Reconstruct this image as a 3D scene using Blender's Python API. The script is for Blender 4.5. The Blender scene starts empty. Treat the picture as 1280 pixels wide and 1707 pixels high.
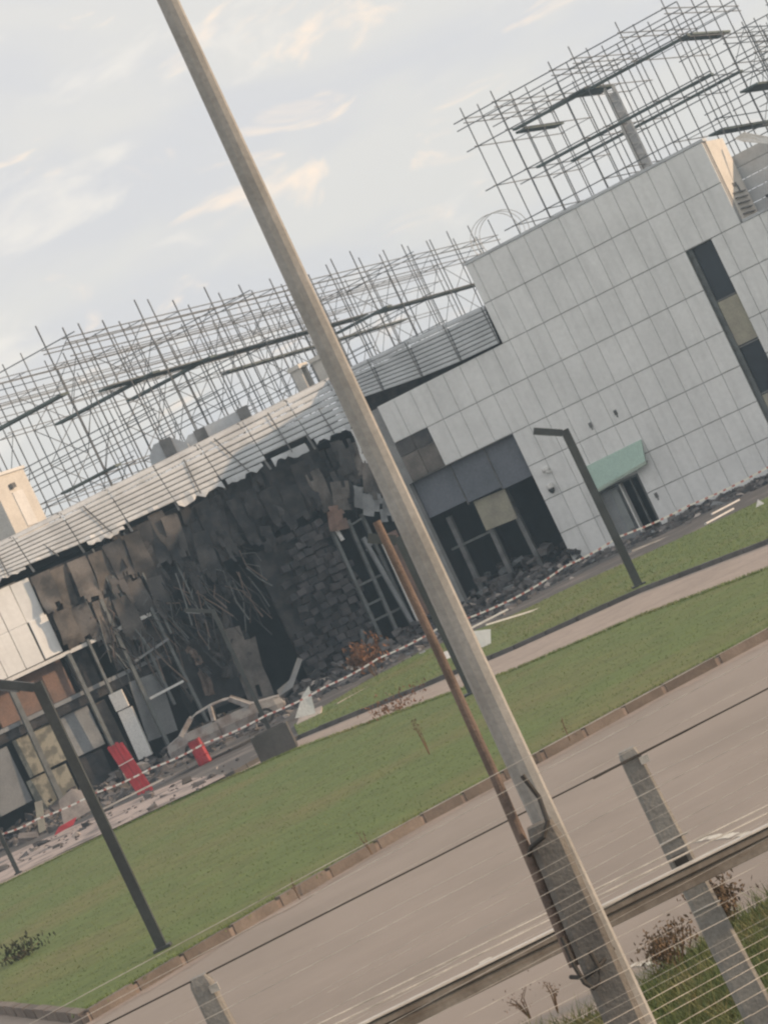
import bpy, math, random
import numpy as np
from mathutils import Vector, Matrix, noise
random.seed(7); rng = np.random.default_rng(7)
SC = bpy.context.scene
COL = SC.collection
R_ = math.radians

# ------------------------------------------------------------------ camera
HAZE = 0.0008
F, HC, ROLL = 4500.0, 4.6, R_(25.5)              # focal length in photograph pixels, eye height, camera tilt
PITCH = math.atan(46 / F)
cd = bpy.data.cameras.new('camera'); cam = bpy.data.objects.new('camera', cd); COL.objects.link(cam)
cd.sensor_fit = 'HORIZONTAL'; cd.sensor_width = 36; cd.lens = 36 * F / 1280
cd.clip_start = 0.5; cd.clip_end = 6000
fw = Vector((0, math.cos(PITCH), math.sin(PITCH))); up = Vector((0, -math.sin(PITCH), math.cos(PITCH))); rt = Vector((1, 0, 0))
ir = rt * math.cos(ROLL) - up * math.sin(ROLL); iu = rt * math.sin(ROLL) + up * math.cos(ROLL)
M = Matrix((ir, iu, -fw)).transposed().to_4x4(); M.translation = (0, 0, HC)
cam.matrix_world = M
SC.camera = cam

# ------------------------------------------------------------------ sky, sun, exposure
SUN_AZ, SUN_EL = R_(-3.5), R_(14)                   # azimuth from +X (right) towards +Y
w = bpy.data.worlds.new('World'); SC.world = w; w.use_nodes = True
nt = w.node_tree; nt.nodes.clear()
def wn(t, **k):
    n = nt.nodes.new(t)
    for a, b in k.items(): setattr(n, a, b)
    return n
sky = wn('ShaderNodeTexSky', sky_type='NISHITA', sun_disc=False)
sky.sun_elevation = SUN_EL; sky.sun_rotation = math.pi / 2 - SUN_AZ
sky.air_density = 1.0; sky.dust_density = 3.0; sky.ozone_density = 1.5
tc = wn('ShaderNodeTexCoord')
mp = wn('ShaderNodeMapping'); mp.inputs['Scale'].default_value = (1, 1, 2.6); mp.inputs['Rotation'].default_value = (0, R_(-9), 0)
nt.links.new(tc.outputs['Generated'], mp.inputs['Vector'])
def cloud(scale, lo, hi, det, off, dist=0.4):
    m2 = wn('ShaderNodeMapping'); m2.inputs['Location'].default_value = off
    nt.links.new(mp.outputs[0], m2.inputs['Vector'])
    n = wn('ShaderNodeTexNoise'); n.inputs['Scale'].default_value = scale; n.inputs['Detail'].default_value = det
    n.inputs['Roughness'].default_value = 0.55; n.inputs['Distortion'].default_value = dist
    nt.links.new(m2.outputs[0], n.inputs['Vector'])
    r = wn('ShaderNodeMapRange'); r.inputs['From Min'].default_value = lo; r.inputs['From Max'].default_value = hi
    r.interpolation_type = 'SMOOTHSTEP'
    nt.links.new(n.outputs['Fac'], r.inputs['Value'])
    return r.outputs[0]
def mix(a, b, fac):
    n = wn('ShaderNodeMix', data_type='RGBA')
    for sock, v in ((n.inputs[6], a), (n.inputs[7], b), (n.inputs[0], fac)):
        if isinstance(v, (tuple, float, int)): sock.default_value = v
        else: nt.links.new(v, sock)
    return n.outputs[2]
veil = mix(sky.outputs[0], (6.35, 6.2, 5.95, 1), 0.94)                                     # thin high overcast
greyc = mix(veil, (5.6, 5.6, 5.7, 1), cloud(8, 0.40, 0.64, 3, (3, 1, 0)))                 # blue grey cloud undersides
light = mix(greyc, (7.0, 6.7, 6.25, 1), cloud(16, 0.54, 0.74, 5, (0, 5, 2)))               # lighter streaks
pink = mix(light, (8.4, 7.1, 5.9, 1), cloud(17, 0.575, 0.74, 4, (7, 2, 4), 0.7))            # sun tinted wisps
bg = wn('ShaderNodeBackground'); bg.inputs['Strength'].default_value = 0.1
out = wn('ShaderNodeOutputWorld')
nt.links.new(pink, bg.inputs['Color']); nt.links.new(bg.outputs[0], out.inputs['Surface'])
sl = bpy.data.lights.new('sun', 'SUN'); sl.energy = 2.6; sl.angle = R_(0.8); sl.color = (1.0, 0.71, 0.46)
sun = bpy.data.objects.new('sun', sl); COL.objects.link(sun)
sd = Vector((math.cos(SUN_EL) * math.cos(SUN_AZ), math.cos(SUN_EL) * math.sin(SUN_AZ), math.sin(SUN_EL)))
sun.rotation_euler = sd.to_track_quat('Z', 'Y').to_euler(); sun.location = (60, 40, 60)
vs = SC.view_settings; SC.display_settings.display_device = 'sRGB'
vs.view_transform = 'Standard'; vs.look = 'None'; vs.exposure = 0.42; vs.gamma = 1.0; vs.use_curve_mapping = False
SC.cycles.use_denoising = True
SC.cycles.max_bounces = 6; SC.cycles.volume_bounces = 0; SC.cycles.filter_width = 2.3
SC.cycles.transparent_max_bounces = 12

# ------------------------------------------------------------------ helpers
def ray(x, y):
    dx, dy = x - 640, y - 853.5
    u = dx * math.cos(ROLL) - dy * math.sin(ROLL); v = -dx * math.sin(ROLL) - dy * math.cos(ROLL)
    return rt * u + fw * F + up * v
def G(x, y, z=0.0):                                # the point of a level surface seen there in the photograph
    r = ray(x, y); t = (z - HC) / r.z
    return Vector((r.x * t, r.y * t, z))
def AT(x, y, Y):                                   # the point at a known distance
    r = ray(x, y); t = Y / r.y
    return Vector((r.x * t, Y, HC + r.z * t))
TA, LA = R_(25.6), R_(-27.4)
T0, L0 = Vector((6.58, 118.4, 0)), Vector((0.4, 121.36, 0))
def frame(P, a):
    d = Vector((math.cos(a), -math.sin(a), 0)); b = Vector((math.sin(a), math.cos(a), 0))
    def f(s, z, o=0.0): return P + d * s - b * o + Vector((0, 0, z))
    def inv(x, y, o=0.0):
        r = ray(x, y); c = Vector((0, 0, HC)); t = (P - b * o - c).dot(b) / r.dot(b); q = c + r * t
        return ((q - P).dot(d), q.z)
    return f, inv, Matrix.Rotation(-a, 3, 'Z')
TP, TI, TR = frame(T0, TA)                          # tall block front: s along it to the right, z up, o outwards
LP, LI, LR = frame(L0, LA)                          # burnt wing front

class MB:
    def __init__(s): s.v = []; s.f = []; s.mi = []; s.cur = 0
    def add(s, vs, fs):
        n = len(s.v); s.v += [tuple(p) for p in vs]; s.f += [tuple(i + n for i in f) for f in fs]; s.mi += [s.cur] * len(fs); return s
    def hexa(s, p):                                  # 8 points: bottom ring 0-3, top ring 4-7
        return s.add(p, [(0, 3, 2, 1), (4, 5, 6, 7), (0, 1, 5, 4), (1, 2, 6, 5), (2, 3, 7, 6), (3, 0, 4, 7)])
    def box(s, c, sx, sy, sz, R=None):
        R = R or Matrix.Identity(3); c = Vector(c)
        return s.hexa([c + R @ Vector((x * sx / 2, y * sy / 2, z * sz / 2)) for z in (-1, 1) for x, y in ((-1, -1), (1, -1), (1, 1), (-1, 1))])
    def bar(s, a, b, wd, ht=None, upv=None):          # square bar between two points
        a, b = Vector(a), Vector(b); d = (b - a); ht = ht or wd
        if d.length < 1e-6: return s
        d.normalize(); u0 = Vector(upv) if upv else (Vector((0, 0, 1)) if abs(d.z) < 0.9 else Vector((1, 0, 0)))
        x = d.cross(u0).normalized(); z = x.cross(d).normalized()
        q = [(-1, -1), (1, -1), (1, 1), (-1, 1)]
        return s.hexa([a + x * (i * wd / 2) + z * (j * ht / 2) for i, j in q] + [b + x * (i * wd / 2) + z * (j * ht / 2) for i, j in q])
    def tube(s, pts, rad, n=10, caps=True):
        pts = [Vector(p) for p in pts]
        if not isinstance(rad, (list, tuple)): rad = [rad] * len(pts)
        vs, fs = [], []
        for i, p in enumerate(pts):
            d = (pts[min(i + 1, len(pts) - 1)] - pts[max(i - 1, 0)]).normalized()
            u0 = Vector((0, 0, 1)) if abs(d.z) < 0.9 else Vector((1, 0, 0))
            x = d.cross(u0).normalized(); z = x.cross(d)
            vs += [p + (x * math.cos(2 * math.pi * k / n) + z * math.sin(2 * math.pi * k / n)) * rad[i] for k in range(n)]
        for i in range(len(pts) - 1):
            for k in range(n):
                a = i * n + k; b = i * n + (k + 1) % n; fs.append((a, b, b + n, a + n))
        if caps: fs.append(tuple(reversed(range(n)))); fs.append(tuple(range((len(pts) - 1) * n, len(pts) * n)))
        return s.add(vs, fs)
    def plate(s, pts, nrm, th):                        # a flat polygon given thickness along nrm
        nrm = Vector(nrm).normalized() * th / 2; n = len(pts)
        vs = [Vector(p) - nrm for p in pts] + [Vector(p) + nrm for p in pts]
        return s.add(vs, [tuple(reversed(range(n))), tuple(range(n, 2 * n))] + [(i, (i + 1) % n, (i + 1) % n + n, i + n) for i in range(n)])
    def mesh(s, name, mats, smooth=False):
        me = bpy.data.meshes.new(name); me.from_pydata(s.v, [], s.f)
        for m in (mats if isinstance(mats, (list, tuple)) else [mats]): me.materials.append(m)
        if any(s.mi): me.polygons.foreach_set('material_index', s.mi)
        if smooth: me.polygons.foreach_set('use_smooth', [True] * len(me.polygons))
        me.update(); return me
    def build(s, name, mats, parent=None, smooth=False):
        return put(name, s.mesh(name, mats, smooth), parent)
def wloc(o):
    v = Vector((0, 0, 0))
    while o: v += o.location; o = o.parent
    return v
def put(name, me, parent=None, loc=(0, 0, 0), R=None, scale=None):
    o = bpy.data.objects.new(name, me); COL.objects.link(o)
    l = Vector(loc)
    if parent: o.parent = parent; l = l - wloc(parent)
    m = (R or Matrix.Identity(3)).to_4x4()
    if scale: m = m @ Matrix.Diagonal((*scale, 1))
    m.translation = l; o.matrix_basis = m
    return o
def part_at(name, me, parent, loc, R=None, scale=None):   # parts of plain (unrotated) parents
    return put(name, me, parent, loc, R, scale)
def tag(o, label, cat, group=None):
    o['label'] = label; o['category'] = cat
    if group: o['group'] = group
    return o
def thing(name, label, cat, loc, group=None):
    o = bpy.data.objects.new(name, None); COL.objects.link(o); o.location = loc; o.empty_display_size = 0.3
    return tag(o, label, cat, group)
def struct(o, kind='structure'): o['kind'] = kind; return o
def rot(x=0, y=0, z=0): return Matrix.Rotation(z, 3, 'Z') @ Matrix.Rotation(y, 3, 'Y') @ Matrix.Rotation(x, 3, 'X')
U = random.uniform

# ------------------------------------------------------------------ materials
def mat(name, col, *a_, streak=0.0, **k_):
    m = mat0(name, col, *a_, **k_)
    if streak:
        t = m.node_tree; b = t.nodes['Principled BSDF']; src = b.inputs['Base Color'].links[0].from_socket
        g = t.nodes.new('ShaderNodeNewGeometry'); mp = t.nodes.new('ShaderNodeMapping'); mp.inputs['Scale'].default_value = (1, 1, .12); t.links.new(g.outputs['Position'], mp.inputs['Vector'])
        n = t.nodes.new('ShaderNodeTexNoise'); n.inputs['Scale'].default_value = 3.2; n.inputs['Detail'].default_value = 5; t.links.new(mp.outputs[0], n.inputs['Vector'])
        q = t.nodes.new('ShaderNodeMapRange'); q.inputs['From Min'].default_value = .48; q.inputs['From Max'].default_value = .78; q.inputs['To Min'].default_value = 1.0; q.inputs['To Max'].default_value = 1 - streak; t.links.new(n.outputs['Fac'], q.inputs['Value'])
        v = t.nodes.new('ShaderNodeVectorMath'); v.operation = 'SCALE'; t.links.new(src, v.inputs[0]); t.links.new(q.outputs[0], v.inputs['Scale']); t.links.new(v.outputs[0], b.inputs['Base Color'])
    return m
def mat0(name, col, rough=0.7, metal=0.0, var=0.15, scale=1.5, col2=None, lo=0.42, hi=0.66, bump=0.0, bscale=20, spec=0.4, alpha=None, trans=0, fine=0.06, per_obj=0.0):
    m = bpy.data.materials.new(name); m.use_nodes = True; t = m.node_tree; b = t.nodes['Principled BSDF']
    b.inputs['Roughness'].default_value = rough; b.inputs['Metallic'].default_value = metal
    b.inputs['Specular IOR Level'].default_value = spec
    if trans: b.inputs['Transmission Weight'].default_value = trans
    if alpha is not None: b.inputs['Alpha'].default_value = alpha
    g = t.nodes.new('ShaderNodeNewGeometry')
    def nz(sc, det=4):
        n = t.nodes.new('ShaderNodeTexNoise'); n.inputs['Scale'].default_value = sc; n.inputs['Detail'].default_value = det
        t.links.new(g.outputs['Position'], n.inputs['Vector']); return n.outputs['Fac']
    def mx(a, bb, f, blend='MIX'):
        n = t.nodes.new('ShaderNodeMix'); n.data_type = 'RGBA'; n.blend_type = blend
        for s_, v in ((n.inputs[6], a), (n.inputs[7], bb), (n.inputs[0], f)):
            if isinstance(v, (tuple, float, int)): s_.default_value = v
            else: t.links.new(v, s_)
        return n.outputs[2]
    def rng_(v, a, c, lo_=0.0, hi_=1.0):
        n = t.nodes.new('ShaderNodeMapRange'); n.inputs['From Min'].default_value = a; n.inputs['From Max'].default_value = c
        n.inputs['To Min'].default_value = lo_; n.inputs['To Max'].default_value = hi_; t.links.new(v, n.inputs['Value']); return n.outputs[0]
    c4 = (*col, 1); c2 = (*(col2 or tuple(c * (1 - var * 2) for c in col)), 1)
    c = mx(c4, c2, rng_(nz(scale), lo, hi))
    if fine:
        f = rng_(nz(scale * 11, 3), 0.3, 0.7, 1 - fine * 2, 1 + fine * 2)
        n = t.nodes.new('ShaderNodeVectorMath'); n.operation = 'SCALE'; t.links.new(c, n.inputs[0]); t.links.new(f, n.inputs['Scale']); c = n.outputs[0]
    if per_obj:
        oi = t.nodes.new('ShaderNodeObjectInfo'); f = rng_(oi.outputs['Random'], 0, 1, 1 - per_obj, 1 + per_obj)
        n = t.nodes.new('ShaderNodeVectorMath'); n.operation = 'SCALE'; t.links.new(c, n.inputs[0]); t.links.new(f, n.inputs['Scale']); c = n.outputs[0]
    t.links.new(c, b.inputs['Base Color'])
    if bump:
        bn = t.nodes.new('ShaderNodeBump'); bn.inputs['Strength'].default_value = bump; bn.inputs['Distance'].default_value = 0.03
        t.links.new(nz(bscale, 6), bn.inputs['Height']); t.links.new(bn.outputs[0], b.inputs['Normal'])
    return m
m_panel = mat('white_panel', (0.85, 0.855, 0.85), 0.45, var=0.04, scale=0.5, fine=0.02, per_obj=0.03, bump=0.16, bscale=1.0, streak=.12)
m_panel_soot = mat('sooty_panel', (0.20, 0.178, 0.162), 0.85, col2=(0.06, 0.057, 0.056), scale=0.9, lo=0.36, hi=0.66, per_obj=0.15)
m_panel_burnt = mat('burnt_panel', (0.10, 0.094, 0.092), 0.9, col2=(0.036, 0.037, 0.041), scale=0.9, lo=0.36, hi=0.62, per_obj=0.25)
m_grey_panel = mat('grey_panel', (0.26, 0.27, 0.28), 0.6, var=0.1, per_obj=0.1)
m_char = mat('charred', (0.035, 0.035, 0.038), 0.95, col2=(0.075, 0.07, 0.07), scale=2, bump=0.5, bscale=8)
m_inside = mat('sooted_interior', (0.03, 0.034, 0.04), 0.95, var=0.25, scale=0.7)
m_brick = mat('burnt_brick', (0.085, 0.078, 0.08), 0.95, col2=(0.04, 0.04, 0.045), scale=1.5, bump=0.5, bscale=14, per_obj=0.4)
m_fascia = mat('fascia_sheet', (0.58, 0.60, 0.62), 0.45, metal=0.0, var=0.1, scale=0.8, per_obj=0.05, fine=0.03)
m_fascia_d = mat('fascia_post', (0.2, 0.2, 0.2), 0.7, var=0.2)
m_backing = mat('panel_backing', (0.34, 0.34, 0.34), 0.8, var=0.1)
m_blue = mat('blue_grey_panel', (0.17, 0.185, 0.22), 0.5, var=0.08, scale=0.8, col2=(0.13, 0.145, 0.17))
m_glass = mat('dark_glass', (0.025, 0.033, 0.045), 0.12, var=0.1, spec=0.35, fine=0)
m_cream = mat('cream_panel', (0.42, 0.40, 0.31), 0.7, var=0.06, scale=1.2, col2=(0.33, 0.30, 0.25))
m_white = mat('white_paint', (0.74, 0.73, 0.71), 0.5, var=0.05)
m_peachw = mat('roof_box_render', (0.66, 0.63, 0.58), 0.8, var=0.05)
m_canopy = mat('green_glass', (0.38, 0.52, 0.45), 0.25, var=0.1, scale=1.5, col2=(0.36, 0.50, 0.44))
m_steel = mat('galvanised_steel', (0.17, 0.18, 0.18), 0.55, metal=0.2, var=0.15, scale=3)
m_rack = mat('rack_steel', (0.17, 0.175, 0.18), 0.6, metal=0.1, var=0.2, scale=1.0, per_obj=0.15)
m_deck = mat('deck_board', (0.14, 0.17, 0.16), 0.8, var=0.2, scale=0.8)
m_conc = mat('pole_concrete', (0.40, 0.39, 0.37), 0.85, col2=(0.33, 0.32, 0.30), scale=3.5, bump=0.12, bscale=90, fine=0.05)
m_conc2 = mat('stub_concrete', (0.20, 0.185, 0.165), 0.9, col2=(0.13, 0.12, 0.11), scale=3, bump=0.4, bscale=40)
m_postc = mat('post_concrete', (0.30, 0.285, 0.26), 0.9, col2=(0.22, 0.21, 0.195), scale=4, bump=0.3, bscale=40)
m_rust = mat('rusty_pipe', (0.20, 0.152, 0.128), 0.9, col2=(0.145, 0.112, 0.096), scale=6, bump=0.3, bscale=60)
m_wire = mat('wire', (0.62, 0.58, 0.52), 0.5, metal=0.3, var=0.2, scale=6)
m_dwire = mat('dark_cable', (0.05, 0.045, 0.04), 0.7, var=0.1)
m_lamp = mat('lamp_post_paint', (0.062, 0.068, 0.068), 0.55, var=0.15)
m_asph = mat('road_asphalt', (0.33, 0.275, 0.235), 0.9, col2=(0.275, 0.23, 0.195), scale=0.3, lo=0.4, hi=0.72, bump=0.03, bscale=30, fine=0.012)
m_path = mat('path_paving', (0.38, 0.31, 0.265), 0.9, col2=(0.33, 0.27, 0.23), scale=0.5, fine=0.06)
m_apron = mat('ashy_ground', (0.105, 0.098, 0.095), 0.95, col2=(0.21, 0.185, 0.17), scale=0.45, lo=0.5, hi=0.66, bump=0.3, bscale=3)
m_pave = mat('littered_paving', (0.44, 0.36, 0.325), 0.9, col2=(0.17, 0.15, 0.145), scale=0.8, lo=0.48, hi=0.62)
m_kerb = mat('kerb_stone', (0.185, 0.155, 0.132), 0.9, var=0.12, scale=2, per_obj=0.18)
m_kerbm = mat('kerb_mortar', (0.27, 0.215, 0.18), 0.9, var=0.1)
m_kerb2 = mat('dark_kerb', (0.13, 0.125, 0.12), 0.9, var=0.15, scale=2, per_obj=0.15)
m_lawn = mat('lawn_soil', (0.118, 0.158, 0.046), 0.95, col2=(0.155, 0.155, 0.056), scale=0.16, lo=0.44, hi=0.68, bump=0.15, bscale=6, fine=0.07)
m_blade = mat('grass_blade', (0.17, 0.22, 0.07), 0.9, col2=(0.22, 0.22, 0.085), scale=0.35, lo=0.48, hi=0.70)
m_blade2 = mat('verge_grass', (0.125, 0.16, 0.055), 0.8, col2=(0.22, 0.19, 0.09), scale=1.4, lo=0.45, hi=0.65)
m_weed = mat('dead_weed', (0.17, 0.115, 0.07), 0.9, var=0.2)
m_rub = mat('rubble', (0.17, 0.155, 0.15), 0.95, col2=(0.06, 0.058, 0.06), scale=0.9, lo=0.42, hi=0.56, bump=0.3, bscale=6)
m_rubl = mat('pale_rubble', (0.46, 0.40, 0.36), 0.9, var=0.2)
m_car = mat('burnt_car_shell', (0.33, 0.315, 0.305), 0.9, col2=(0.22, 0.185, 0.17), scale=2.4, lo=0.45, hi=0.62, bump=0.2, bscale=10)
m_red = mat('red_paint', (0.46, 0.05, 0.065), 0.5, var=0.15, scale=2)
m_orange = mat('dry_leaves', (0.24, 0.115, 0.055), 0.9, var=0.25)
m_brown = mat('brown_panel', (0.25, 0.16, 0.125), 0.8, col2=(0.17, 0.12, 0.10), scale=1.2)
m_mott = mat('scorched_board', (0.30, 0.29, 0.24), 0.85, col2=(0.15, 0.15, 0.13), scale=2.5, lo=0.45, hi=0.58)
m_paint = mat('road_paint', (0.66, 0.62, 0.54), 0.8, col2=(0.30, 0.25, 0.21), scale=5, lo=0.5, hi=0.62)
m_gravel = mat('grey_gravel', (0.20, 0.185, 0.165), 0.95, var=0.2, scale=6, bump=0.5, bscale=30)
m_sand = mat('roof_soffit', (0.05, 0.052, 0.056), 0.95, var=0.2)
def stripe_mat():
    m = bpy.data.materials.new('barrier_tape'); m.use_nodes = True; t = m.node_tree; b = t.nodes['Principled BSDF']
    g = t.nodes.new('ShaderNodeNewGeometry'); s = t.nodes.new('ShaderNodeSeparateXYZ'); t.links.new(g.outputs['Position'], s.inputs[0])
    a = t.nodes.new('ShaderNodeMath'); a.operation = 'MULTIPLY'; a.inputs[1].default_value = 3.2; t.links.new(s.outputs[0], a.inputs[0])
    f = t.nodes.new('ShaderNodeMath'); f.operation = 'FRACT'; t.links.new(a.outputs[0], f.inputs[0])
    c = t.nodes.new('ShaderNodeMath'); c.operation = 'GREATER_THAN'; c.inputs[1].default_value = 0.34; t.links.new(f.outputs[0], c.inputs[0])
    n = t.nodes.new('ShaderNodeMix'); n.data_type = 'RGBA'; n.inputs[6].default_value = (0.55, 0.2, 0.17, 1); n.inputs[7].default_value = (0.85, 0.82, 0.78, 1)
    t.links.new(c.outputs[0], n.inputs[0]); t.links.new(n.outputs[2], b.inputs['Base Color']); b.inputs['Roughness'].default_value = 0.4
    return m
m_tape = stripe_mat()

# ------------------------------------------------------------------ the ground
def sheet(name, pts, m, z=None):
    mb = MB(); mb.add([(p[0], p[1], p[2] if z is None else z) for p in pts], [tuple(range(len(pts)))])
    return struct(mb.build(name, m))
ZL, ZP, ZA = 0.13, 0.09, 0.05                       # lawn, path, apron heights above the road
def ext(a, b, k): return a + (b - a) * k
sheet('ground', [(-400, -200, -0.06), (400, -200, -0.06), (400, 600, -0.06), (-400, 600, -0.06)], mat('far_ground', (0.13, 0.12, 0.085), 0.95, scale=0.05))
kerb_px = [(0, 1676), (142, 1690), (300, 1596), (460, 1502), (700, 1362), (900, 1256), (1100, 1146), (1280, 1051)]
K = [G(*p, ZL) for p in kerb_px]
K = [ext(K[1], K[0], 6)] + K + [ext(K[-2], K[-1], 8)]
sheet('road', [(-60, 9, 0), (60, 9, 0), (60, 62, 0), (-60, 62, 0)], m_asph)
PN = [G(*p, ZL) for p in [(-60, 1506), (0, 1478), (160, 1400), (350, 1312), (500, 1247), (680, 1182), (850, 1120), (1060, 1030), (1280, 948)]]
PN = [ext(PN[1], PN[0], 7)] + PN + [ext(PN[-2], PN[-1], 6)]
PF = [G(*p, ZP) for p in [(380, 1298), (500, 1232), (680, 1158), (860, 1082), (1070, 987), (1280, 907)]]
PF = PF + [ext(PF[-2], PF[-1], 6)]
sheet('path', [(p.x, p.y, ZP) for p in PN] + [(p.x, p.y, ZP) for p in reversed(PF)] + [(-40, 95, ZP)], m_path)
sheet('lawn', [(p.x, p.y) for p in K[2:]] + [(p.x, p.y) for p in reversed(PN)] + [(K[0].x, K[0].y), (K[1].x, K[1].y)], m_lawn, ZL)
GF = [G(*p, ZA + 0.05) for p in [(490, 1210), (600, 1143), (700, 1089), (850, 1029), (960, 976), (1100, 914), (1280, 830)]]
GF = GF + [ext(GF[-2], GF[-1], 6)]
sheet('lawn_strip', [(p.x, p.y) for p in PF[1:]] + [(p.x, p.y) for p in reversed(GF)], m_lawn, ZL + 0.0)
sheet('yard', [(-60, 84, ZA - 0.004), (90, 60, ZA - 0.004), (90, 260, ZA - 0.004), (-60, 260, ZA - 0.004)], m_apron)
pv = [G(*p, ZP + .03) for p in [(-80, 1500), (0, 1470), (160, 1394), (350, 1306), (385, 1288), (300, 1300), (160, 1360), (0, 1430), (-80, 1470)]]
sheet('pavement', [(p.x, p.y) for p in pv], m_pave, ZP + 0.012)

def kerb(name, line, m, top, wd, drop, step, gap, mortar=None):
    root = bpy.data.objects.new(name, None); COL.objects.link(root); root['kind'] = 'structure'
    me = MB().box((0, 0, 0), step - gap, wd, drop).mesh('kerb_stone', m)
    total = 0
    for a, b in zip(line[:-1], line[1:]):
        d = Vector((b.x - a.x, b.y - a.y, 0)); L = d.length; d.normalize(); ang = math.atan2(d.y, d.x)
        n = max(1, round(L / step))
        for i in range(n):
            c = a + d * ((i + .5) * L / n)
            if abs(c.x) > 0.2 * c.y + 2: continue
            put('kerb_stone', me, root, (c.x, c.y, top - drop / 2 + U(-.008, .008)), rot(U(-.02, .02), U(-.006, .006), ang + U(-.012, .012)), (L / n / step, 1, 1))
        if mortar:
            q = MB().bar((a.x, a.y, top - drop / 2 - .02), (b.x, b.y, top - drop / 2 - .02), wd * .8, drop * .86)
            put('mortar_bed', q.mesh('mortar_bed', mortar), root)
    return root
kerb('road_kerb', [Vector((p.x, p.y - 0.1, 0)) for p in K], m_kerb, ZL + 0.05, 0.16, 0.30, 1.0, 0.10, m_kerbm)
kerb('path_kerb', [Vector((p.x, p.y, 0)) for p in PF], m_kerb2, ZL + 0.10, 0.16, 0.25, 1.0, 0.03)
# worn lane dashes on the road
for pa, pb in (((803, 1604), (880, 1598)), ((1170, 1399), (1252, 1391)), ((1055, 1609), (1098, 1603))):
    qa, qb = G(*pa, 0), G(*pb, 0); c = (qa + qb) / 2; mb = MB(); n = 14; d = qb - qa; ln = d.length; d.normalize(); e = Vector((-d.y, d.x, 0))
    e1 = [c + d * (ln * (i / n - .5)) + e * (0.07 + U(-.03, .03)) for i in range(n + 1)]
    e2 = [c + d * (ln * (i / n - .5)) - e * (0.07 + U(-.03, .03)) for i in range(n + 1)]
    mb.add([(p.x, p.y, .006) for p in e1 + e2], [(i + n + 1, i + n + 2, i + 1, i) for i in range(n)])
    o = mb.build('lane_marking', m_paint); struct(o)
# sandy grit gathered in the gutter
mb = MB(); gp = []
for a, b in zip(K[2:-1], K[3:]):
    for i in range(10): gp.append(ext(a, b, i / 10))
vs_ = [(p.x, p.y - .2, .005) for p in gp] + [(p.x, p.y - .2 - abs(.55 + .5 * noise.noise(Vector((p.x * .9, 3, 0))) + U(-.08, .08)), .005) for p in gp]
mb.add(vs_, [(i + len(gp), i + 1 + len(gp), i + 1, i) for i in range(len(gp) - 1)])
struct(mb.build('gutter', mat('gutter_grit', (0.36, 0.285, 0.24), .95, col2=(0.29, 0.235, 0.20), scale=1.2)))
# verge in front of the road and a gravel strip below the fence
V = [G(*p, 0.02) for p in [(700, 1800), (900, 1727), (1000, 1690), (1100, 1622), (1200, 1556), (1280, 1502), (1400, 1430)]]
V = [Vector((-8, 22.5, 0))] + V + [Vector((9, 28, 0))]
sheet('verge', [(p.x, p.y) for p in V] + [(9, 15), (-8, 15)][0:2], m_lawn, 0.03)
sheet('gravel_strip', [(-8, 10), (9, 10), (9, 23.6), (1.2, 21.7), (0.2, 20.4), (-8, 20.2)], m_gravel, 0.05)

def blades(name, pts, hgt, m, wd=0.012, spread=0.6):
    n = len(pts); a = rng.uniform(0, 2 * np.pi, n); h = hgt * rng.uniform(0.5, 1.3, n)
    dx, dy = np.cos(a) * wd, np.sin(a) * wd
    lx, ly = rng.normal(0, spread, n) * h, rng.normal(0, spread, n) * h
    P = np.asarray(pts, float)
    A = P + np.stack([dx, dy, np.zeros(n)], 1); B = P - np.stack([dx, dy, np.zeros(n)], 1); C = P + np.stack([lx, ly, h], 1)
    v = np.stack([A, B, C], 1).reshape(-1, 3)
    me = bpy.data.meshes.new(name); me.vertices.add(n * 3); me.vertices.foreach_set('co', v.ravel())
    me.loops.add(n * 3); me.loops.foreach_set('vertex_index', np.arange(n * 3)); me.polygons.add(n)
    me.polygons.foreach_set('loop_start', np.arange(n) * 3); me.polygons.foreach_set('loop_total', np.full(n, 3))
    me.materials.append(m); me.update(calc_edges=True)
    return put(name, me)
def inside(poly, x, y):
    px = np.array([p[0] for p in poly]); py = np.array([p[1] for p in poly]); r = np.zeros(len(x), bool); j = len(px) - 1
    for i in range(len(px)):
        c = ((py[i] > y) != (py[j] > y)) & (x < (px[j] - px[i]) * (y - py[i]) / (py[j] - py[i] + 1e-12) + px[i]); r ^= c; j = i
    return r
def scatter(poly, n, z):
    xs = [p[0] for p in poly]; ys = [p[1] for p in poly]
    x = rng.uniform(max(min(xs), -16), min(max(xs), 16), n); y = rng.uniform(min(ys), max(ys), n)
    k = inside(poly, x, y) & (np.abs(x) < 0.2 * y + 1)
    return np.stack([x[k], y[k], np.full(k.sum(), z)], 1)
lawn_poly = [(p.x, p.y) for p in K[2:]] + [(p.x, p.y) for p in reversed(PN)] + [(K[0].x, K[0].y), (K[1].x, K[1].y)]
g1 = struct(blades('lawn_grass', scatter(lawn_poly, 60000, ZL), 0.022, m_blade, 0.012, 1.3), 'stuff')
g2 = struct(blades('lawn_strip_grass', scatter([(p.x, p.y) for p in PF[1:]] + [(p.x, p.y) for p in reversed(GF)], 50000, ZL), 0.05, m_blade, 0.014, 1.0), 'stuff')
ke = np.array([ext(K[i], K[i + 1], t) for i in range(2, len(K) - 1) for t in np.linspace(0, 1, 160)]); ke[:, 1] += .12; ke[:, 2] = ZL
pe = np.array([ext(PN[i], PN[i + 1], t) for i in range(1, len(PN) - 1) for t in np.linspace(0, 1, 160)]); pe[:, 1] -= .05; pe[:, 2] = ZL
edge = np.concatenate([a + np.stack([rng.normal(0, .12, len(a)), rng.normal(0, .08, len(a)), np.zeros(len(a))], 1) for a in [ke] * 5 + [pe] * 8])
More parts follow.
